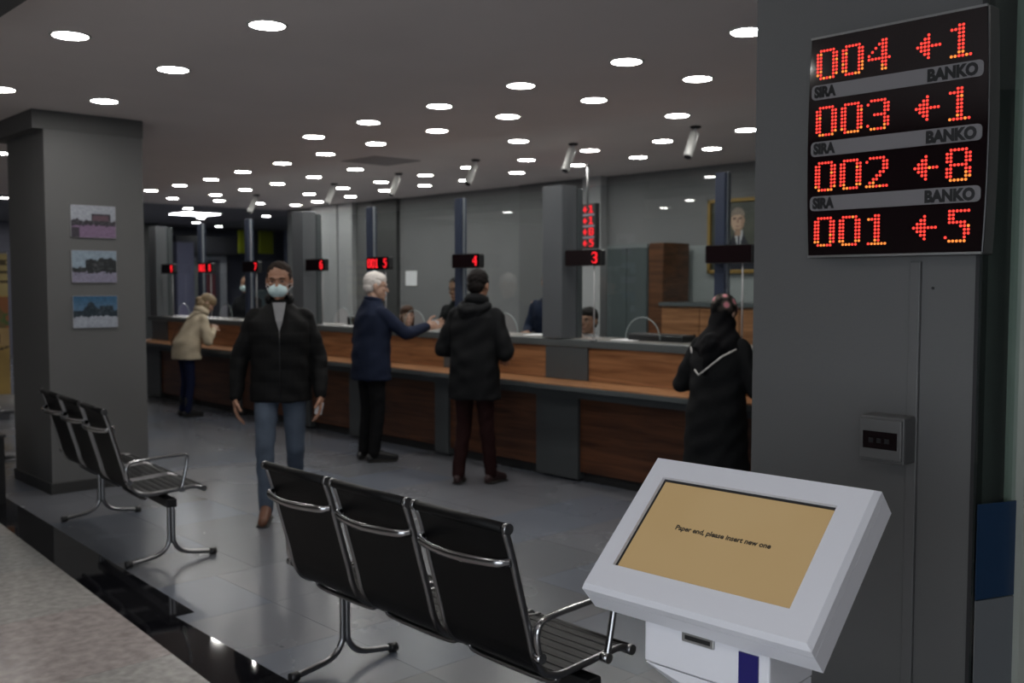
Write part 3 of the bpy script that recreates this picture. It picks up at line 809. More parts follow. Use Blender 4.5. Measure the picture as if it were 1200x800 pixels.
# portrait
po = empty('framed_portrait', (-6.16, 9.02, 2.115)); tag(po, 'gold framed painted portrait of a person in a dark suit on the office wall', 'picture')
GOLD = mat('gold_frame', (.27, .17, .045), .45, .4)
for a, b in (((-.39, -.03, -.40), (-.35, .05, .40)), ((.35, -.03, -.40), (.39, .05, .40)), ((-.39, -.03, .36), (.39, .05, .40)), ((-.39, -.03, -.40), (.39, .05, -.36))):
    bx('frame_side', a, b, GOLD, po, .006)
def portrait(u, v):
    n = .06*noise.noise((u*9, v*9, 2)); n2 = noise.noise((u*4, v*4, 7))
    c = (.055 + .03*n2, .06 + .03*n2, .045 + .02*n2)
    u = .5 + (u - .48)*1.15; v -= .06; x, y = (u - .50), (v - .66)
    if v < .46 - 1.4*max(0, abs(u - .52) - .10): c = (.012, .014, .022)
    if abs(u - .52) < .085*(1 - (.50 - v)*1.4) and .28 < v < .52 and abs(u-.52) < (v - .22)*.35: c = (.40, .41, .42)
    if abs(u - .525) < .016 and .24 < v < .44: c = (.03, .03, .05)
    if (x/.135)**2 + (y/.165)**2 < 1: c = (.50, .34, .24) if x < .06 else (.34, .21, .14)
    if abs(x) < .065 and -.22 < y < -.12: c = (.30, .19, .13)
    if (x/.145)**2 + ((y-.05)/.14)**2 < 1 and y > .09 - .2*abs(x): c = (.24, .19, .15)
    if abs(y - .03) < .014 and .03 < abs(x) < .09: c = (.10, .06, .05)
    if abs(y + .085) < .010 and abs(x) < .045: c = (.22, .09, .08)
    if abs(x - .005) < .014 and -.04 < y < .03: c = (.30, .17, .12)
    return tuple(max(0.004, k*(1 + 2*n)) for k in c)
print_panel('painting', .72, .74, 58, 76, portrait, PRINT, po, Matrix.Translation((0, 0, 0)))
# notice on wall
o = MB().box((-.14, 0, -.11), (.14, .006, .11)).build('wall_notice', PAPER, None, (-12.0, 9.085, 1.69)); tag(o, 'small white notice on the office back wall', 'paper')

# ================================================================== FAR HALL
o = empty('far_doorway', (-23.4, 11.3, 0)); tag(o, 'white framed glazed doorway in the far hall', 'doorway')
PW = mat('pale_frame', (.45,.46,.50), .5)
for a, b in (((-.1, -.60, 0), (0, -.42, 2.32)), ((-.1, .42, 0), (0, .60, 2.32)), ((-.1, -.42, 2.2), (0, .42, 2.32))): bx('frame', a, b, PW, o)
bx('door_leaf', (-.08, -.42, 0), (-.04, .12, 2.2), mat('door_pale', (.30,.31,.30), .4), o); bx('door_leaf', (-.08, .13, 0), (-.04, .42, 2.2), mat('door_dim', (.10,.10,.12), .3), o)
bx('red_poster', (-.04, .02, 1.2), (-.02, .30, 1.85), mat('faded_red', (.20,.05,.06), .6), o)
o = empty('sign_fascia', (-23.35, 11.6, 2.36)); tag(o, 'dark fascia band over the far doorway', 'fascia')
bx('band', (-.1, -1.1, 0), (.1, .55, .42), mat('fascia_dark', (.045,.045,.055), .4), o); bx('lower_lip', (-.1, -1.1, -.04), (.14, .55, 0), BLACK_PL, o)
o = empty('green_wall_panels', (-23.0, 12.55, 2.38)); tag(o, 'yellow-green panels high up in the far hall', 'panel')
YG = mat('lime_panel', (.30,.34,.02), .5)
bx('panel', (-.05, -.52, 0), (.05, -.22, .58), YG, o); bx('panel', (-.05, .05, 0), (.05, .42, .58), YG, o)
for i, (yy, w_, z1, c, lb) in enumerate([(10.45, .42, 2.6, (.20,.20,.30), 'slim lavender-blue column in the far hall left of the doorway'), (9.95, .30, 2.35, (.02,.02,.022), 'black totem in the far hall'),
                                  (9.55, .5, 3.0, (.06,.065,.065), 'dark square column in the far hall'), (13.6, .6, 3.0, (.20,.22,.30), 'blue-grey column in the far hall right of the green panels'),
                                  (9.05, .42, 2.0, (.20,.21,.28), 'pale lavender notice stand beside the left pillar')]):
    o = bx('hall_column', (-.2, -w_/2, 0), (.2, w_/2, z1), mat('hall_col_%s' % 'abcde'[i], c, .4), None, .01); o.location = (-22.8, yy, 0); tag(o, lb, 'column')
o = bx('teller_partition', (-.03, -.9, 0), (.03, .9, 1.5), mat('partition_teal', (.10,.13,.14), .3), None, .01); o.location = (-16.8, 9.9, 0); tag(o, 'low blue-grey partition in the far hall', 'partition')

# banner at left
bn = empty('roller_banner', (-13, 3.25, 0), math.radians(58)); tag(bn, 'golden yellow advertising banner behind the left pillar', 'banner')
def ban(u, v):
    n = noise.noise((u*5, v*9, 1.5)); n2 = noise.noise((u*14, v*26, 4))
    c = (.42, .28, .09)
    if v > .72: c = (.40, .32, .14)
    if .955 > v > .92 or .885 > v > .86 or .82 > v > .795:
        if n2 > -.15 and u > .35: c = (.08, .06, .03)
    if .50 < v < .71: c = (.16, .12, .05) if n > 0 else (.30, .12, .05)
    if .52 < v < .60 and n2 > 0: c = (.10, .14, .05)
    if .60 < v < .66 and .5 < u < .75: c = (.5, .5, .5)
    if .38 < v < .50 and abs(u - .75) < .25: c = (.40, .27, .12)
    if .40 < v < .46 and abs(u - .85) < .05: c = (.09, .05, .03)
    if abs(v - (.18 + .2*u)) < .008: c = (.10, .07, .04)
    if v < .08 and .1 < u < .8: c = (.42, .44, .5)
    return tuple(max(.003, k*(1 + .25*n)) for k in c)
print_panel('printed_sheet', 1.0, 1.78, 60, 110, ban, PRINT, bn, Matrix.Translation((0, -.01, 1.08)))
bx('base_cassette', (-.5, -.08, 0), (.5, .08, .10), CHROME_D, bn, .01); MB().tube([(0, .02, .1), (0, .02, 1.97)], .01).build('pole', CHROME_D, bn); bx('top_rail', (-.5, -.015, 1.96), (.5, .01, 1.985), CHROME_D, bn)
o = empty('low_cabinet', (-8.2, 1.9, 0)); tag(o, 'low black cabinet at the left edge of the picture', 'cabinet')
bx('side_panel', (-.4, -.35, 0), (.42, .29, .49), BLACK_PL, o, .004); bx('top', (-.4, -.36, .49), (.43, .30, .51), mat('cab_top_dark', (.04,.04,.042), .3), o)
o = empty('round_table', (-9.95, 2.72, 0)); tag(o, 'grey table with rounded top behind the left pillar', 'table')
MB().lathe([(.02, .48), (.68, .48), (.72, .49), (.72, .505), (.70, .515), (.02, .515)], n=36).build('table_top', mat('table_grey', (.14,.14,.145), .3), o)
MB().lathe([(.04, .02), (.04, .48)], n=14).build('pedestal', CHROME_D, o); MB().lathe([(.3, 0), (.3, .015), (.05, .03)], n=24).build('foot', CHROME_D, o)
o = MB().box((-.2, -.14, 0), (.2, .14, .012)).build('magazine', PAPER, None, (-9.55, 2.42, .516), (0, 0, .5)); tag(o, 'white magazine lying on the grey rounded table', 'magazine')
#PEOPLE_HERE
# ================================================================== PEOPLE
def organic(name, mb, voxel, m, parent, smooth=4, disp=None, factor=0.5):
    import bmesh
    me = bpy.data.meshes.new(name); me.from_pydata(mb.v, [], mb.f)
    bm = bmesh.new(); bm.from_mesh(me); bmesh.ops.recalc_face_normals(bm, faces=bm.faces); bm.to_mesh(me); bm.free()
    t = bpy.data.objects.new(name, me); COL.objects.link(t)
    r = t.modifiers.new('r', 'REMESH'); r.mode = 'VOXEL'; r.voxel_size = voxel; r.use_smooth_shade = True
    if smooth:
        s = t.modifiers.new('s', 'SMOOTH'); s.iterations = smooth; s.factor = factor
    dg = bpy.context.evaluated_depsgraph_get(); dg.update()
    out = bpy.data.meshes.new_from_object(t.evaluated_get(dg))
    bpy.data.objects.remove(t); bpy.data.meshes.remove(me)
    if disp:
        n = len(out.vertices); co = np.empty(n*3, 'f'); out.vertices.foreach_get('co', co); co = co.reshape(-1, 3)
        no = np.empty(n*3, 'f'); out.vertex_normals.foreach_get('vector', no); no = no.reshape(-1, 3)
        co = co + no * disp(co)[:, None]; out.vertices.foreach_set('co', co.astype('f').ravel()); out.update()
    out.name = name; out.materials.clear(); out.materials.append(m)
    out.polygons.foreach_set('use_smooth', [True]*len(out.polygons))
    o = bpy.data.objects.new(name, out); COL.objects.link(o); o.parent = parent
    return o

def folds(amp, s=9, quilt=0):
    def f(co):
        x, y, z = co[:, 0], co[:, 1], co[:, 2]
        d = np.sin(x*s*1.7 + 3*np.sin(z*s*.9 + y*7)) * np.sin(z*s*2.1 + 2.2*np.sin(x*s + y*11)) + .5*np.sin(z*s*4.3 + x*s*2 + 2*np.sin(y*s*1.5))
        r = amp*d
        if quilt: r = r + .0028*(np.abs(np.sin(z*PI/quilt)) ** .6 - .6)
        return r
    return f

def person(label, loc, rot, h, P, name='person'):
    s = h/1.75
    root = empty(name, loc, rot); tag(root, label, 'person'); 
    lean = math.radians(P.get('lean', 0)); dz = P.get('dz', 0.0)
    def bend(p):
        p = Vector(p); t = min(1, max(0, (p.z - .90)/.35)); a = lean*t
        q = p - Vector((0, 0, .93))
        if p.z > .90: q = Matrix.Rotation(a, 3, 'X') @ q
        q = q + Vector((0, 0, .93 + dz)); return q*s
    def S(p): return Vector(p)*s
    def sc(mb): return mb
    SK = mat('skin_' + P.get('skin', 'mid'), {'mid': (.32, .165, .105), 'pale': (.42, .26, .19), 'tan': (.24, .12, .07)}[P.get('skin', 'mid')], .5)
    fat = P.get('fat', 1.0); vox = P.get('vox', .009)
    sh = P.get('shoulder', .18)
    HIP = {1: bend((.09, 0, .90)), -1: bend((-.09, 0, .90))}
    SH = {k: bend((k*sh, .01, 1.395)) for k in (1, -1)}
    EL = {1: S(P['L'][0]), -1: S(P['R'][0])}; WR = {1: S(P['L'][1]), -1: S(P['R'][1])}
    HD = {1: Vector(P['L'][2]) if len(P['L']) > 2 else None, -1: Vector(P['R'][2]) if len(P['R']) > 2 else None}
    KN = {1: S(P.get('kneeL', (.10, -.02, .49))), -1: S(P.get('kneeR', (-.10, -.02, .49)))}
    AN = {1: S(P.get('ankL', (.10, .03, .085))), -1: S(P.get('ankR', (-.10, .03, .085)))}
    TO = {1: S(P.get('toeL', (.12, -.15, .035))), -1: S(P.get('toeR', (-.12, -.15, .035)))}
    hc = bend((0, -.015, 1.632))
    HM_ = Matrix.Translation(hc) @ Matrix.Rotation(lean*.6 , 4, 'X') @ Euler((math.radians(P.get('hp', 0)), 0, math.radians(P.get('hy', 0)))).to_matrix().to_4x4() @ Matrix.Scale(s*P.get('head', 1.10), 4)
    R3 = HM_.to_3x3()
    def HP(x, y, z): return HM_ @ Vector((x, y, z))
    b = MB()
    def he(c, r): b.ell(HP(*c), r, 16, 12, R3)
    he((0, .012, .027), (.073, .092, .090)); he((0, -.018, -.035), (.061, .066, .074)); he((0, -.034, -.080), (.043, .046, .036))
    he((0, -.070, .022), (.046, .018, .012)); he((0, -.074, -.100), (.019, .016, .014)); he((.034, -.060, -.018), (.022, .018, .016)); he((-.034, -.060, -.018), (.022, .018, .016))
    b.cap2(HP(0, -.080, .008), HP(0, -.101, -.028), .0085*s, .0125*s, 8); he((0, -.080, -.060), (.024, .013, .006)); he((0, -.080, -.070), (.020, .012, .006))
    for k in (1, -1): he((k*.075, .012, -.006), (.010, .020, .031))
    b.cap2(bend((0, .02, 1.44)), HP(0, .015, -.07), .060*s, .054*s, 14)
    # inner body
    b.loft([(0, 0, .87, .12, .09), (0, 0, .95, .13, .09), (0, 0, 1.05, .125, .085), (0, 0, 1.2, .14, .095), (0, .005, 1.33, .15, .095), (0, .01, 1.41, .12, .07), (0, .012, 1.45, .06, .055)], M=None)
    k0 = len(b.v) - 7*20
    for i in range(k0, len(b.v)): b.v[i] = tuple(bend(b.v[i]))
    for k in (1, -1):
        b.cap2(SH[k], EL[k], .044*s, .036*s); b.cap2(EL[k], WR[k], .036*s, .025*s)
        b.cap2(HIP[k], KN[k], .070*s, .046*s); b.cap2(KN[k], AN[k], .044*s, .032*s); b.cap2(AN[k], TO[k], .034*s, .024*s)
        # hand
        d = (WR[k] - EL[k]).normalized()
        if HD[k]: d = HD[k].normalized()
        side = Vector(P.get('side%s' % ('L' if k > 0 else 'R'), (0, -1, 0)))
        side = (side - d*side.dot(d)).normalized(); nrm = d.cross(side)*(-k)   # nrm: palm side
        nrm = nrm.normalized()
        if nrm.dot(Vector((-k, 0, 0))) < 0 and abs(d.z) > .6: nrm = -nrm
        w = WR[k]; cu = P.get('curl', .45); s0 = s; s = s0*1.14
        Mx = Matrix((side, nrm, d)).transposed()
        b.ell(w + d*.050*s, (.040*s, .017*s, .056*s), 14, 10, Mx)
        b.cap2(w - d*.02*s, w + d*.03*s, .026*s, .024*s)
        for i, (off, ln) in enumerate(((.030, .036), (.010, .042), (-.010, .039), (-.030, .030))):
            p0 = w + d*.085*s + side*off*s*1.05
            a1 = cu; a2 = cu*2.2; a3 = cu*3.2
            p1 = p0 + (d*math.cos(a1) + nrm*math.sin(a1) + side*off*1.2)*ln*s
            p2 = p1 + (d*math.cos(a2) + nrm*math.sin(a2))*ln*.75*s
            p3 = p2 + (d*math.cos(a3) + nrm*math.sin(a3))*ln*.55*s
            b.cap2(p0, p1, .0095*s, .0088*s, 8); b.cap2(p1, p2, .0088*s, .008*s, 8); b.cap2(p2, p3, .008*s, .007*s, 8)
        t0 = w + d*.030*s + side*.030*s; t1 = t0 + (d*.6 + side*.65 + nrm*.35).normalized()*.045*s; t2 = t1 + (d*.85 + side*.2 + nrm*.5).normalized()*.035*s
        b.cap2(t0, t1, .012*s, .0105*s, 8); b.cap2(t1, t2, .0105*s, .0085*s, 8); s = s0
    body = organic('body', b, P.get('bvox', .0055), SK, root, 2)
    # face
    if P.get('face', 1):
        for k in (1, -1):
            e = MB().ell(HP(k*.031, -.0765, .002), (.0115, .008, .0052), 10, 7, R3).build('eye', mat('eye_white', (.20, .17, .16), .4), root)
            MB().ell(HP(k*.031, -.0835, .002), (.0052, .003, .0052), 8, 6, R3).build('iris', mat('iris_dark', (.02, .013, .01), .2), e)
            MB().tube([HP(k*.016, -.084, .021), HP(k*.031, -.085, .025), HP(k*.047, -.075, .021)], .0045*s, 6).build('eyebrow', P.get('hairm', BLACK_PL), root)
        if not P.get('mask'): MB().tube([HP(-.021, -.088, -.064), HP(0, -.0945, -.0635), HP(.021, -.088, -.064)], .0045*s, 6, flat=.7).build('lips', mat('lips', (.28, .09, .08), .5), root)
    # hair
    if P.get('hair'):
        hm = P['hairm']; g = MB()
        def ge(c, r): g.ell(HP(*c), r, 16, 12, R3)
        ge((0, .026, .038), (.080, .092, .088)); ge((0, .055, -.015), (.068, .056, .058))
        for k in (1, -1): ge((k*.066, .018, .028), (.014, .045, .030))
        if P['hair'] in ('full', 'short'): ge((0, .004 if P['hair'] == 'full' else .020, .064), (.074, .084, .060))
        if P['hair'] == 'long':
            ge((0, .005, .060), (.078, .092, .066)); ge((0, .060, -.075), (.080, .048, .09)); ge((.058, .01, -.06), (.026, .045, .10)); ge((-.058, .01, -.06), (.026, .045, .10)); ge((0, .075, -.14), (.075, .035, .06))
        if P['hair'] == 'blond':
            ge((0, .0, .055), (.082, .095, .074)); ge((0, .06, -.05), (.085, .06, .075)); ge((0, .10, -.02), (.060, .05, .05)); ge((.06, .0, -.05), (.03, .05, .07)); ge((-.06, .0, -.05), (.03, .05, .07))
        organic('hair', g, .006, hm, root, 3, folds(.0022, 40))
    if P.get('mask'):
        MM = mat('mask_pale_blue', (.52, .66, .68), .7)
        g = MB(); g.ell(HP(0, -.052, -.055), (.060, .060, .047), 18, 12, R3); g.ell(HP(0, -.083, -.040), (.026, .032, .024), 12, 10, R3)
        mk = organic('face_mask', g, .005, MM, root, 2, lambda co: .0012*np.sin(co[:, 2]*2*PI/.017))
        for k in (1, -1):
            for zz in (-.028, -.075): MB().tube([HP(k*.052, -.060, zz), HP(k*.070, -.03, zz*.6), HP(k*.084, .012, -.012 + zz*.25)], .0018*s, 5).build('ear_loop', PAPER, mk)
    # trousers
    tm = P.get('trousers')
    if tm:
        g = MB(); e = P.get('leg', 1.0)
        g.loft([(0, 0, .80, .13, .11), (0, 0, .88, .165, .125), (0, 0, .98, .155, .115), (0, 0, 1.03, .145, .105)]); k0 = len(g.v) - 80
        for i in range(k0, len(g.v)): g.v[i] = tuple(bend(g.v[i]))
        for k in (1, -1):
            an = AN[k] + (KN[k] - AN[k]).normalized()*.0*s
            g.cap2(HIP[k], KN[k], .092*s*e, .064*s*e, 14); g.cap2(KN[k], an, .064*s*e, .052*s*e, 14)
            g.cap2(HIP[k] + Vector((0, .03*s, 0)), KN[k], .08*s*e, .05*s*e, 14)
        organic('trousers', g, vox, tm, root, 4, folds(.003, 12))
    # shoes
    for k in (1, -1):
        f = (TO[k] - AN[k]); f.z = 0; f.normalize(); a = AN[k]; t = TO[k]
        g = MB(); dn = Vector((0, 0, -1))
        g.cap2(a + Vector((0, 0, -.01*s)), a + Vector((0, 0, .05*s if not P.get('boot') else .16*s)), .043*s, .043*s if not P.get('boot') else .044*s)
        heel = a - f*.035*s + Vector((0, 0, -.040*s)); g.cap2(heel, t, .042*s, .036*s, 14, .8); g.cap2(a, t, .040*s, .032*s, 14)
        sh_ = organic('shoe', g, .008, P.get('shoem', BLACK_PL), root, 3)
        g = MB(); g.tube([heel + Vector((0, 0, -.030*s)) - f*.01, (heel + t)/2 + Vector((0, 0, -.028*s)), t + Vector((0, 0, -.026*s)) + f*.02], .042*s, 12, flat=.22)
        g.build('sole', P.get('solem', mat('sole_dark', (.02, .018, .016), .6)), sh_)
    # jacket / coat
    jm = P.get('jacket')
    if jm:
        g = MB(); hz = P.get('hem', .78); w = P.get('hemw', .185)
        rg = P.get('rings') or [(0, 0, hz, w, w*.72), (0, 0, (hz + .98)/2, w*.97, w*.70), (0, 0, 1.02, w*.93, w*.70), (0, -.005, 1.15, .185, .135), (0, -.005, 1.27, .198, .14), (0, .005, 1.36, .195, .125), (0, .012, 1.43, .135, .095), (0, .015, 1.475, .085, .082), (0, .012, 1.505, .078, .078)]
        rg = [(cx, cy, z, a*fat, bb_*fat) for cx, cy, z, a, bb_ in rg]
        g.loft(rg, n=28, p=2.25)
        for i in range(len(g.v)): g.v[i] = tuple(bend(g.v[i]))
        ar = P.get('arm', 1.0)
        for k in (1, -1):
            g.cap2(SH[k] + Vector((-k*.012, 0, -.012)), EL[k], .062*s*ar, .057*s*ar, 16); g.cap2(EL[k], WR[k] - (WR[k] - EL[k]).normalized()*.005, .057*s*ar, .042*s*ar, 16)
        jk = organic('jacket' if not P.get('coatname') else P['coatname'], g, vox, jm, root, 9, folds(P.get('fold', .004), 10, P.get('quilt', 0)))
        if P.get('collar'):
            c = MB(); pts = [bend((.072*math.cos(t)*1.05, .012 + .075*math.sin(t), 1.508 + .012*math.sin(t))) for t in np.linspace(-.9, PI + .9, 16)]
            c.tube(pts, P.get('collar_r', .020)*s, 8, flat=1.5); c.build('collar', P['collar'], jk)
        if P.get('hem_band'):
            c = MB(); c.tube([bend((w*fat*1.01*math.cos(t), w*.72*fat*1.01*math.sin(t), hz + .015)) for t in np.linspace(0, 2*PI, 28)[:-1]], .012*s, 6, closed=True); c.build('hem_band', jm, jk)
    P['_bend'] = bend; P['_HP'] = HP; P['_R3'] = R3; P['_s'] = s; P['_wr'] = WR; P['_root'] = root
    return root

def fab(name, c, rough=.8, b=.3, bs=90): return mat(name, c, rough, spec=.12, bump=b, bscale=bs, var=.12, vscale=7)
HAIR_D = mat('dark_hair', (.008, .006, .0055), .7, spec=.15, bump=.4, bscale=150, stretch=(1, 1, .2))
HAIR_B = mat('brown_hair', (.06, .026, .014), .6, spec=.2, bump=.4, bscale=150, stretch=(1, 1, .2))
HAIR_W = mat('white_hair', (.62, .58, .55), .6, bump=.4, bscale=150, stretch=(1, 1, .2))
HAIR_Y = mat('dark_blond_hair', (.22, .155, .085), .55, bump=.4, bscale=120, var=.35, vscale=30)
BLK_FAB = fab('black_quilted_fabric', (.0075, .0075, .0078), .65, .15, 60)
BLK_COAT = fab('black_coat_fabric', (.0085, .009, .010), .8)
NAVY = fab('navy_suit_wool', (.012, .017, .036), .8)
CREAM = fab('cream_fleece', (.50, .43, .32), .9, .6, 70)
JEANS = fab('faded_blue_jeans', (.075, .095, .13), .85)
NJEANS = fab('dark_navy_jeans', (.012, .016, .045), .85)
BLKT = fab('black_trouser_cloth', (.006, .006, .007), .8)
MAR = fab('maroon_dark_trousers', (.018, .006, .006), .8)
TANL = mat('brown_leather', (.13, .055, .03), .5)

# walking man -------------------------------------------------------
P = dict(L=((.265, .04, 1.10), (.270, -.06, .85), (0, -.15, -1)), R=((-.275, .03, 1.10), (-.30, -.03, .84), (0, -.1, -1)), sideL=(0, -1, 0), sideR=(0, -1, 0),
         kneeR=(-.105, -.17, .50), ankR=(-.10, -.20, .095), toeR=(-.12, -.37, .035), kneeL=(.095, -.02, .475), ankL=(.095, .26, .20), toeL=(.10, .15, .05),
         hy=-8, hp=4, skin='mid', hair='short', hairm=mat('brown_black_hair', (.018, .011, .008), .7, spec=.15, bump=.4, bscale=150), mask=True, trousers=JEANS, shoem=TANL,
         jacket=BLK_FAB, hem=.80, hemw=.20, fat=1.07, arm=1.10, quilt=.085, quilt_amp=.002, fold=.004, bvox=.0048, vox=.008, collar=BLK_FAB, collar_r=.026, curl=.28, shoulder=.172)
wm = person('man in black quilted jacket, jeans and pale blue face mask walking towards the camera', (-6.12, 3.50, 0), math.radians(59), 1.74, P)
bd_, s_ = P['_bend'], P['_s']
MB().add([bd_((-.045, -.108, 1.485)), bd_((.045, -.108, 1.485)), bd_((.022, -.163, 1.36)), bd_((0, -.176, 1.29)), bd_((-.022, -.163, 1.36)),
          bd_((-.045, -.085, 1.485)), bd_((.045, -.085, 1.485)), bd_((.022, -.135, 1.36)), bd_((0, -.14, 1.29)), bd_((-.022, -.135, 1.36))],
         [(0, 1, 2, 4), (4, 2, 3), (0, 5, 6, 1), (1, 6, 7, 2), (2, 7, 8, 3), (3, 8, 9, 4), (4, 9, 5, 0)]).build('shirt_front', fab('grey_shirt', (.24, .24, .25), .8), wm)
MB().tube([bd_((0, -.176, 1.29)), bd_((0, -.172, 1.2)), bd_((0, -.165, 1.05)), bd_((0, -.160, .83))], .004, 6).build('zip', BLACK_PL, wm)
def held(root, P, side, dx, label, rz=.4, sz=(.05, .09)):
    """paper slip held in a hand: a thing of its own"""
    w = P['_wr'][side] + Vector(dx)
    p = root.matrix_basis @ w if False else (Matrix.Translation(root.location) @ Matrix.Rotation(root.rotation_euler.z, 4, 'Z')) @ w
    o = MB().box((-sz[0]/2, -.001, -sz[1]/2), (sz[0]/2, .001, sz[1]/2)).build('paper_slip', PAPER, None, p, (.3, .2, rz)); tag(o, label, 'paper')
held(wm, P, 1, (-.01, -.03, -.10), 'small white slip in the left hand of the walking man', 1.0)

# white-haired man ---------------------------------------------------
P = dict(L=((.26, .0, 1.12), (.13, -.13, 1.00)), R=((-.27, -.22, 1.19), (-.17, -.50, 1.25), (.0, -1, .12)), sideR=(.3, 0, 1), lean=4, hy=-25, hp=6, skin='pale', hair='full', hairm=HAIR_W,
         trousers=BLKT, jacket=NAVY, hem=.76, hemw=.205, fat=1.12, arm=1.08, collar=NAVY, collar_r=.012, leg=1.05, toeL=(.12, -.17, .035), toeR=(-.16, -.16, .035))
om = person('white-haired man in navy suit jacket reaching to the counter', (-7.45, 5.18, 0), math.radians(174), 1.70, P)
held(om, P, -1, (.0, -.10, .03), 'crumpled white slip in the hand of the white-haired man', .6, (.07, .05))

# man in black coat ---------------------------------------------------
P = dict(L=((.30, .00, 1.10), (.15, -.26, 1.06)), R=((-.29, .0, 1.09), (-.15, -.26, 1.04)), lean=6, hp=8, skin='mid', hair='short', hairm=HAIR_D, trousers=MAR, shoem=mat('dark_red_shoe', (.025, .009, .009), .6),
         jacket=BLK_COAT, hem=.70, hemw=.20, fat=1.12, arm=1.2, fold=.006, collar=BLK_COAT, collar_r=.03, ankL=(.11, .08, .085), toeL=(.16, -.09, .035), ankR=(-.13, -.05, .085), toeR=(-.17, -.2, .035), shoulder=.185)
bm_ = person('man in black hooded coat seen from behind at the counter', (-6.03, 5.19, 0), math.radians(203), 1.71, P)
bd_ = P['_bend']; g = MB()
g.tube([bd_((.115*math.cos(t), .045 + .10*math.sin(t), 1.455 - .045*math.sin(t))) for t in np.linspace(-.3, PI + .3, 18)], .036, 10)
g.ell(bd_((0, .125, 1.40)), (.11, .035, .075)); organic('hood', g, .009, BLK_COAT, bm_, 4, folds(.004, 14))

# woman in cream ------------------------------------------------------
P = dict(L=((.25, -.20, 1.09), (.10, -.34, 1.20)), R=((-.27, -.20, 1.05), (-.12, -.34, 1.19)), lean=25, hp=22, hy=-15, skin='pale', hair='blond', hairm=HAIR_Y, trousers=NJEANS, boot=True,
         jacket=CREAM, hem=.80, hemw=.225, fat=1.10, arm=1.2, fold=.006, collar=CREAM, collar_r=.038, leg=.92, shoulder=.175)
cw = person('woman in cream fleece jacket and dark jeans bending over the counter', (-11.50, 5.30, 0), math.radians(176), 1.53, P)
bd_ = P['_bend']
MB().tube([bd_(q) for q in ((-.13, -.10, 1.47), (-.125, .0, 1.485), (-.10, .12, 1.42), (-.04, .175, 1.30), (.06, .19, 1.15), (.16, .16, 1.0), (.23, .05, .93))], .009, 6, flat=.5).build('bag_strap', mat('strap_brown', (.05, .03, .025), .5), cw)

# woman in headscarf ---------------------------------------------------
P = dict(L=((.31, -.02, 1.09), (.14, -.26, 1.12)), R=((-.29, -.04, 1.08), (-.14, -.28, 1.10)), lean=7, hp=10, skin='pale', trousers=BLKT, jacket=BLK_COAT, coatname='long_coat', fat=1.12, arm=1.15, fold=.005,
         rings=[(0, 0, .10, .235, .20), (0, 0, .35, .225, .19), (0, 0, .65, .21, .17), (0, 0, .90, .20, .155), (0, 0, 1.05, .185, .14), (0, 0, 1.2, .19, .14), (0, 0, 1.33, .20, .135), (0, .01, 1.42, .15, .10), (0, .015, 1.47, .09, .085)])
hw_ = person('woman in long black coat and dark floral headscarf at the counter', (-3.73, 5.24, 0), math.radians(186), 1.53, P)
bd_, HP_, R3_ = P['_bend'], P['_HP'], P['_R3']
g = MB(); g.ell(HP_(0, .012, .028), (.088, .106, .100), 16, 12, R3_); g.ell(HP_(0, .01, -.04), (.080, .090, .08), 16, 12, R3_)
g.loft([(0, .03, 1.27, .10, .15), (0, .03, 1.36, .20, .15), (0, .02, 1.44, .17, .12), (0, .01, 1.52, .105, .10), (0, 0, 1.58, .095, .10)], n=24)
for i in range(len(g.v) - 5*24, len(g.v)): g.v[i] = tuple(bd_(g.v[i]))
g.cap2(bd_((0, .12, 1.38)), bd_((0.02, .175, 1.18)), .08, .015, 12)
def scarf_mat():
    m = bpy.data.materials.new('floral_scarf'); m.use_nodes = True; nt = m.node_tree; b = nt.nodes['Principled BSDF']
    tc = nt.nodes.new('ShaderNodeTexCoord'); v = nt.nodes.new('ShaderNodeTexVoronoi'); v.inputs['Scale'].default_value = 15
    n = nt.nodes.new('ShaderNodeTexNoise'); n.inputs['Scale'].default_value = 7
    sx = nt.nodes.new('ShaderNodeSeparateXYZ'); mr = nt.nodes.new('ShaderNodeMapRange')
    mr.inputs['From Min'].default_value = 1.40; mr.inputs['From Max'].default_value = 1.46
    r = nt.nodes.new('ShaderNodeValToRGB'); e = r.color_ramp.elements
    e[0].position = .0; e[0].color = (.50, .16, .20, 1); e[1].position = .62; e[1].color = (.006, .006, .006, 1)
    a = e.new(.26); a.color = (.50, .20, .23, 1); c = e.new(.36); c.color = (.09, .075, .065, 1)
    mx = nt.nodes.new('ShaderNodeMix'); mx.data_type = 'RGBA'; mx.inputs[6].default_value = (.004, .004, .005, 1)
    nt.links.new(tc.outputs['Object'], v.inputs['Vector']); nt.links.new(tc.outputs['Object'], sx.inputs[0]); nt.links.new(sx.outputs['Z'], mr.inputs['Value'])
    nt.links.new(v.outputs['Distance'], r.inputs[0]); nt.links.new(mr.outputs[0], mx.inputs[0]); nt.links.new(r.outputs[0], mx.inputs[7])
    nt.links.new(mx.outputs[2], b.inputs['Base Color']); b.inputs['Roughness'].default_value = .8; b.inputs['Specular IOR Level'].default_value = .1
    return m
sf = organic('headscarf', g, .008, scarf_mat(), hw_, 5, folds(.004, 16))
PIP = mat('white_piping', (.6, .58, .56), .6)
MB().tube([bd_(q) for q in ((-.19, .115, 1.36), (-.12, .19, 1.30), (-.02, .222, 1.205), (.035, .218, 1.165), (.075, .215, 1.20))], .005, 6).build('piping', PIP, sf)
MB().tube([bd_(q) for q in ((.18, .10, 1.32), (.22, .05, 1.38))], .005, 6).build('piping', PIP, sf)

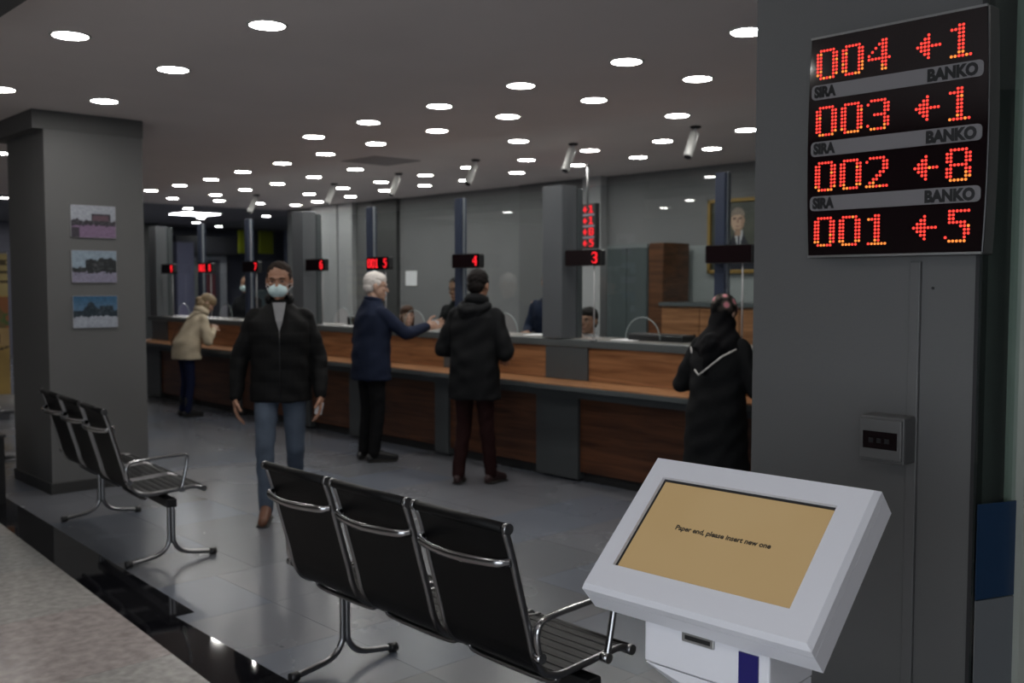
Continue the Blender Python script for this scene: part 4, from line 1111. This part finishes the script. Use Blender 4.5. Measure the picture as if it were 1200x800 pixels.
# staff -------------------------------------------------------------------
P = dict(L=((.25, -.05, 1.12), (.15, -.30, 1.08)), R=((-.25, -.05, 1.12), (-.15, -.30, 1.08)), hair='short', hairm=HAIR_D, mask=True, trousers=BLKT, jacket=BLK_COAT, bvox=.007, vox=.011, fat=1.05)
person('masked clerk in black standing behind the counter left of the walking man', (-13.05, 6.95, 0), math.radians(25), 1.72, P)
P = dict(L=((.23, -.14, 1.13), (.10, -.36, 1.14)), R=((-.23, -.14, 1.13), (-.10, -.36, 1.14)), hair='short', hairm=HAIR_D, trousers=BLKT, jacket=BLK_COAT, bvox=.007, vox=.011, lean=12, fat=1.05, skin='tan')
person('dark-haired clerk in black suit bending down behind the navy post', (-8.46, 7.12, 0), math.radians(20), 1.68, P)
P = dict(L=((.25, -.05, 1.12), (.18, -.30, 1.10)), R=((-.25, -.05, 1.12), (-.18, -.30, 1.10)), hair='short', hairm=HAIR_B, trousers=BLKT, jacket=NAVY, bvox=.007, vox=.011, lean=5, skin='tan')
person('clerk in dark blue standing half hidden by the tall grey pylon', (-7.58, 7.62, 0), math.radians(30), 1.74, P)
SEAT = dict(dz=-.34, kneeL=(.12, -.42, .58), kneeR=(-.12, -.42, .58), ankL=(.12, -.36, .085), ankR=(-.12, -.36, .085), toeL=(.13, -.52, .035), toeR=(-.13, -.52, .035), trousers=BLKT, bvox=.007, vox=.011)
P = dict(L=((.22, -.10, .82), (.12, -.32, .85)), R=((-.22, -.10, .82), (-.12, -.32, .85)), hair='long', hairm=HAIR_B, jacket=fab('black_blouse', (.012, .014, .015)), skin='pale', hem=.90, hemw=.17, **SEAT)
person('seated clerk with long brown hair behind the counter beside the white-haired man', (-9.53, 7.15, 0), math.radians(65), 1.66, P)
P = dict(L=((.22, -.16, .86), (.10, -.24, 1.07), (-.5, 0, 1)), R=((-.22, -.10, .82), (-.12, -.32, .85)), sideL=(0, -1, 0), hair='full', hairm=HAIR_D, jacket=fab('white_shirt', (.45, .45, .47)), skin='mid', hem=.90, hemw=.17, curl=.8, **SEAT)
person('seated dark-haired clerk in white shirt behind the counter right of the tall grey pylon', (-6.44, 6.98, 0), math.radians(12), 1.70, P)
def office_chair(x, y, rz, lb):
    o = empty('office_chair', (x, y, 0), rz); tag(o, lb, 'chair', 'clerk chairs')
    MB().box((-.23, -.22, .38), (.23, .22, .46)).build('seat', BLACK_PL, o, bev=.02); MB().box((-.20, .255, .60), (.20, .29, 1.0)).build('backrest', BLACK_PL, o, bev=.015)
    MB().tube([(0, .2, .42), (0, .30, .46), (0, .302, .7)], .02, 8).build('back_bar', BLACK_PL, o); MB().tube([(0, 0, .06), (0, 0, .38)], .025, 10).build('post', CHROME_D, o)
    for k in range(5):
        a = 2*PI*k/5; MB().tube([(0, 0, .09), (.28*math.cos(a), .28*math.sin(a), .055)], .018, 6).build('leg', BLACK_PL, o)
        MB().lathe([(.025, 0), (.03, .02), (.025, .04)], (.28*math.cos(a), .28*math.sin(a), 0), 8).build('castor', BLACK_PL, o)
office_chair(-9.53, 7.15, math.radians(65), 'black office chair of the seated brown-haired clerk'); office_chair(-6.44, 6.98, math.radians(12), 'black office chair of the seated clerk in white shirt')
